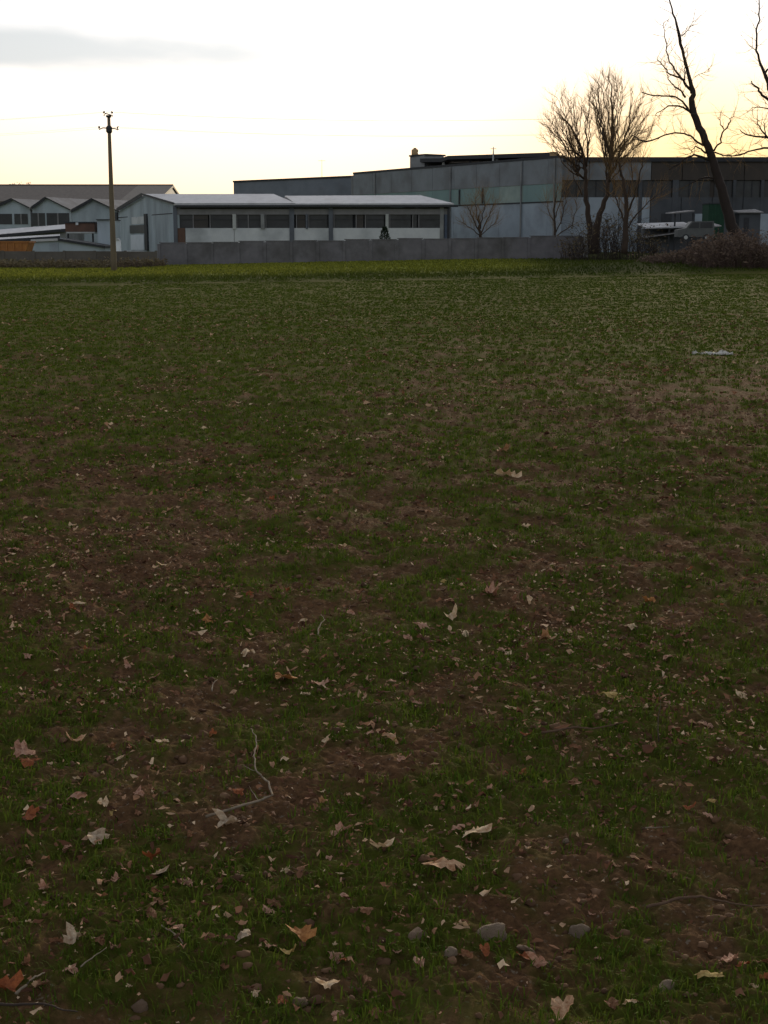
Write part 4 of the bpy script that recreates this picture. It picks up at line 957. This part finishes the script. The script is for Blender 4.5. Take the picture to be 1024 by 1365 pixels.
NOT = [
 (590,1160,52,'tan','largest tan curled leaf, on grass between the centre and the bottom edge'),
 (635,1112,40,'cream','broad pale tan leaf just above the largest tan leaf'),
 (606,1109,26,'pink','pinkish leaf touching the left side of the broad pale tan leaf'),
 (571,1106,12,'cream','small whitish leaf at the left end of the row above the largest tan leaf'),
 (455,1114,34,'pink','pinkish brown leaf left of centre, right of the pale bent stick'),
 (432,1077,20,'tan','upright tan leaf right of the elbow of the pale bent stick'),
 (511,1138,28,'cream','ragged whitish leaf lying between the pinkish and the largest tan leaf'),
 (210,1167,32,'grey','pale squarish leaf among rusty ones, lower left'),
 (206,1148,26,'rust','rusty leaf right above the pale squarish leaf, lower left'),
 (137,1079,26,'cream','pale leaf pointing right, in the cluster at left below the middle'),
 (150,1090,18,'yellow','narrow yellowish leaf under the pale pointed leaf at left'),
 (103,1070,30,'pink','pinkish leaf at the upper left of the left-hand cluster'),
 (128,1119,32,'grey','whitish crumpled leaf at the bottom of the left-hand cluster'),
 (40,1098,28,'rust','flat reddish leaf near the left edge, beside the cluster'),
 (30,1006,36,'pink','wide pinkish leaf at the left edge with pale upper rim'),
 (38,1014,26,'rust','dark rusty leaf tucked under the wide pinkish leaf at the left edge'),
 (160,1014,17,'cream','narrow cream leaf standing out on green grass, left'),
 (216,997,18,'cream','thin whitish leaf right of the narrow cream leaf'),
 (100,989,22,'tan','small tan leaf above the wide pinkish leaf, left'),
 (378,905,36,'orange','long orange tan leaf left of centre, level with the thin curved twig'),
 (428,913,28,'pink','folded pinkish leaf right of the long orange tan leaf'),
 (408,925,10,'cream','tiny cream leaf below the folded pinkish leaf'),
 (521,991,30,'tan','curled tan leaf with a raised tip near the centre'),
 (434,992,18,'cream','small cream leaf left of the curled tan leaf near the centre'),
 (602,824,25,'cream','bright cream leaf right of centre, brightest of those around it'),
 (613,842,9,'cream','tiny cream leaf just below the bright cream leaf'),
 (591,778,13,'yellow','upright yellow leaf above the bright cream leaf'),
 (562,838,24,'pink','reddish pink leaf left of the bright cream leaf'),
 (655,797,28,'pink','pinkish leaf up and right of the bright cream leaf'),
 (330,878,26,'cream','long cream leaf in the left half above the orange tan leaf'),
 (107,807,20,'cream','pale leaf with a rusty one beside it, left'),
 (97,818,16,'rust','rusty leaf below and left of the pale leaf, left'),
 (278,826,20,'orange','orange brown leaf standing up, left of centre'),
 (404,825,15,'cream','star-like cream leaf a little left of centre'),
 (541,899,16,'grey','greyish folded leaf close to the centre'),
 (520,911,17,'pink','dull pink leaf left of the greyish folded leaf'),
 (17,733,20,'pink','pinkish leaf at the left edge, halfway up the field'),
 (866,803,24,'orange','orange leaf on brown soil in the right half'),
 (727,855,28,'tan','tan ragged leaf right of centre, below the orange leaf'),
 (706,800,17,'cream','cream leaf between the pinkish leaf and the orange leaf'),
 (841,836,19,'cream','cream crumpled leaf below the orange leaf on the right'),
 (890,880,16,'pink','small pinkish leaf down and right of the cream crumpled leaf'),
 (812,933,27,'yellow','yellowish cream leaf right of centre over brown soil'),
 (986,926,22,'cream','pale leaf near the right edge, level with the yellowish cream one'),
 (671,602,22,'tan','flat tan leaf far out in the middle of the field'),
 (676,634,34,'cream','cream leaf with raised right tip just below the flat tan leaf far out'),
 (175,557,13,'cream','faraway pale leaf on the left, farthest bright speck on that side'),
 (318,538,9,'cream','tiny faraway pale leaf left of centre on the green part of the field'),
 (221,760,20,'cream','pale leaf lying flat at left above the pale and rusty pair'),
 (973,1275,34,'pink','pinkish tan leaf near the lower right corner, left of a dark red one'),
 (993,1283,22,'rust','dark red leaf near the lower right corner'),
 (948,1297,40,'yellow','greenish yellow leaf with notched rim, lower right'),
 (840,1333,24,'cream','cream leaf tilted up near the bottom edge, right'),
 (750,1350,42,'tan','tan leaf on the bottom edge right of centre'),
 (436,1323,34,'cream','cream curled narrow leaf near the bottom edge left of centre'),
 (386,1276,30,'yellow','yellowish leaf lying over a brown one near the bottom, left of centre'),
 (403,1254,34,'orange','flat orange brown leaf above the yellowish leaf near the bottom'),
 (325,1258,30,'grey','whitish lacy leaf in the lower left third'),
 (100,1269,30,'grey','grey leaf in the lower left corner area beside a thin straight twig'),
 (7,1322,36,'rust','large rusty red leaf at the left edge near the bottom corner'),
 (316,1062,20,'rust','bright orange red leaf tip above the pale bent stick'),
 (305,1107,34,'grey','long grey leaf lying under the pale bent stick'),
 (948,1070,14,'yellow','yellow brown folded leaf on the greenest grass at right'),
 (700,700,15,'cream','cream leaf on the green patch right of the middle'),
]
for px, py, w_, m_, lab in NOT:
    o_ = set_leaf(px, py, w_, m_, rs, .020); tag(o_, lab, 'leaf')
kinds = [('brown', 'small dull brown dead leaf lying flat among the thin grass'), ('pink', 'small pinkish tan dead leaf scattered on the brown soil'), ('cream', 'small pale bleached leaf scattered on the field'), ('rust', 'small rust coloured dead leaf scattered on the soil')]
cnt = 0
while cnt < 230:
    v = rs.random(); py = 590+(1360-590)*v**.95; px = rs.uniform(-20, 1044)
    if any(abs(px-q[0]) < q[2]*.8 and abs(py-q[1]) < q[2]*.6 for q in NOT): continue
    p = GP(px, py); dist = (p-camo.location).length
    m_ = rs.choices(['brown', 'pink', 'cream', 'rust'], [.42, .28, .17, .13])[0]
    wm = rs.uniform(.018, .042) if m_ != 'cream' else rs.uniform(.012, .028)
    wm *= 1+.03*dist
    if fbm(np.array([p.x*1.1]), np.array([p.y*1.1]), 55, 3)[0] < .40 and rs.random() < .6: continue
    o_ = set_leaf(px, py, wm/dist*F, m_, rs, .008)
    tag(o_, dict(kinds)[m_], 'leaf', dict(brown='small brown leaves on the field', pink='small pinkish leaves on the field', cream='small pale leaves on the field', rust='small rusty leaves on the field')[m_]); cnt += 1

M_stone = mat('field_stone', (.25, .185, .13), (.15, .105, .07), scale=12, bump=.6, bscale=30, dirt=(.12, .085, .065))
M_stone2 = mat('brown_stone', (.22, .145, .095), (.14, .09, .06), scale=12, bump=.6, bscale=30)
def stone(px, py, wpx, asp, m_, lab, seed):
    p = GP(px, py); dist = (p-camo.location).length; s = wpx/F*dist/2; import bmesh
    rs_ = random.Random(seed); bm = bmesh.new(); bmesh.ops.create_icosphere(bm, subdivisions=3, radius=1)
    for v in bm.verts:
        c = v.co.copy(); k = 1+.14*math.sin(3.1*c.x+seed)+.12*math.sin(4*c.y+2*seed+c.z*2)+.07*math.sin(7*c.z+5*c.x)
        v.co = Vector((c.x*k, c.y*k*.8, max(-.5, c.z*k*asp*(1.15 if c.z > 0 else .7))))
        v.co *= 1+.22*(noise.noise(c*1.6+Vector((seed*3.1,0,0))))+.10*noise.noise(c*4+Vector((0,seed,0)))+.03*rs_.gauss(0,.5)
    me = bpy.data.meshes.new('stone'); bm.to_mesh(me); bm.free(); me.shade_smooth(); me.materials.append(m_)
    o_ = bpy.data.objects.new('stone', me); COL.objects.link(o_); o_.scale = (s, s, s); o_.location = (p.x, p.y, p.z+.02*s+.004); o_.rotation_euler = (rs_.gauss(0,.15), rs_.gauss(0,.15), rs_.uniform(0,6.28))
    tag(o_, lab, 'stone')
for i, a in enumerate([
 (653,1240,42,.6,M_stone,'large rounded grey stone near the bottom, right of centre'),
 (556,1245,28,.6,M_stone2,'pointed brownish stone left of the large rounded grey stone'),
 (400,1338,19,0.8,M_stone2,'upright brown stone near the bottom edge, left of centre'),
 (771,1226,27,.55,M_stone,'flat pale stone right of the large rounded grey stone'),
 (888,1308,27,.6,M_stone,'domed grey brown stone near the bottom right'),
 (601,1276,19,.5,M_stone,'small flat stone between and below the two larger stones'),
 (186,1334,20,.7,M_stone2,'dull pinkish stone near the bottom edge, left part'),
 (754,1118,9,.8,M_stone,'tiny grey stone up from the flat pale stone'),
 (700,1257,24,.4,M_stone2,'low flat stone sunk in the soil right of the large rounded stone')]): stone(*a, seed=i+3)

M_stick = mat('pale_stick', (.27, .22, .165), (.15, .12, .09), scale=25, spec=.05, rough=1, bump=.3); M_stick2 = mat('dark_stick', (.14, .09, .06), (.085, .055, .04), scale=15, spec=.03, rough=1); M_stick3 = mat('blackish_stick', (.04, .03, .022), (.03, .022, .018), scale=15, spec=.02, rough=1)
def stick(paths, m_, lab, name='stick', lift=.02):
    p0 = GP(*paths[0][0][0]); t = thing(name, tuple(p0), lab, 'stick')
    for i, (path, r_) in enumerate(paths):
        pts = []
        for k, (a, b_) in enumerate(path):
            q = GP(a, b_); pts.append(Vector((q.x, q.y, gz(q.x, q.y, False)+lift+.003*((k*7) % 3))))
        n = len(pts); sm, rd = smooth_path(pts, [r_*.8*(1-.6*k/(n-1)) for k in range(n)], random.Random(i+n), .0012, 4)
        b = MB(); b.tube(sm, rd, 7); b.build('stem' if i == 0 else 'side_twig', m_, t, True)
stick([([(275,1102),(300,1096),(325,1089),(345,1081),(363,1074),(358,1058),(350,1048),(341,1040),(339,1022),(342,1005),(341,993),(335,985)], .0052),
       ([(345,1081),(338,1072),(333,1064)], .002), ([(340,1040),(332,1038),(325,1035)], .0018), ([(342,998),(347,1000)], .0016)], M_stick, 'pale bent stick with an elbow, lower left of the middle', lift=.03)
stick([([(862,1222),(885,1218),(905,1213),(935,1208),(950,1213),(965,1218),(1000,1221),(1035,1219)], .0050), ([(1000,1221),(1006,1227),(1011,1235)], .002), ([(895,1216),(888,1212),(880,1213)], .0018)], M_stick2, 'long dull brown stick running off the lower right edge', lift=.025)
stick([([(722,984),(745,982),(765,979),(790,979),(812,976),(830,973)], .0055), ([(765,979),(775,973)], .002)], M_stick2, 'dark straight stick on the ground right of centre')
stick([([(22,1336),(35,1326),(47,1317),(60,1308)], .0042)], M_stick, 'pale straight twig near the lower left corner', 'twig')
stick([([(0,1350),(30,1352),(60,1353),(85,1358),(104,1362)], .004), ([(60,1353),(75,1347)], .002)], M_bark2, 'brown stick lying along the bottom edge at the left corner')
stick([([(216,1244),(226,1252),(238,1262),(244,1268),(230,1278)], .0025)], M_stick, 'thin greenish bent twig in the lower left third', 'twig', .02)
stick([([(108,1300),(122,1290),(143,1277)], .0024)], M_stick, 'thin pale twig beside the grey leaf, lower left', 'twig', .02)
stick([([(283,928),(283,922),(287,917),(290,913)], .0035)], M_stick, 'short whitish curved twig left of the long orange tan leaf', 'twig', .02)
stick([([(425,853),(424,845),(429,838),(433,832),(428,826)], .0045)], M_stick, 'short curled pale twig just below the star-like leaf', 'twig', .02)
stick([([(860,1115),(873,1116),(892,1116)], .0025)], M_stick, 'short straw coloured twig on the green grass at right', 'twig', .025)
stick([([(878,1000),(876,975),(880,955),(879,936)], .0028)], M_stick3, 'dark thin twig on the soil at right, pointing up the field', 'twig', .03)

# pale crumpled sheet far out on the right
def sheet():
    rs_ = random.Random(12); p = GP(950, 471); w_ = 54/F*p.y
    n, m = 40, 10; V = []
    for i in range(n+1):
        for j in range(m+1):
            u = i/n; v = j/m-.5; x_ = (u-.5)*w_; ww = .34*(1-.7*abs(2*u-1)**3)
            env = .5+.5*math.sin(u*17+1)*.5+.35*math.exp(-((u-.72)/.12)**2)
            z_ = .05*env*max(0, 1-(2*v)**2)+rs_.gauss(0, .010)
            V.append((p.x+x_+rs_.gauss(0,.006), p.y+v*ww+.04*math.sin(u*9), p.z+.005+z_))
    Fs = [(i*(m+1)+j, (i+1)*(m+1)+j, (i+1)*(m+1)+j+1, i*(m+1)+j+1) for i in range(n) for j in range(m)]
    me = bpy.data.meshes.new('plastic_sheet'); me.from_pydata(V, [], Fs); me.materials.append(mat('dirty_white_plastic', (.50, .49, .46), (.36, .34, .31), scale=8, rough=.6))
    o_ = bpy.data.objects.new('plastic_sheet', me); COL.objects.link(o_); so = o_.modifiers.new('solid', 'SOLIDIFY'); so.thickness = .004
    tag(o_, 'crumpled whitish sheet lying alone far out on the right of the field', 'litter')
sheet()
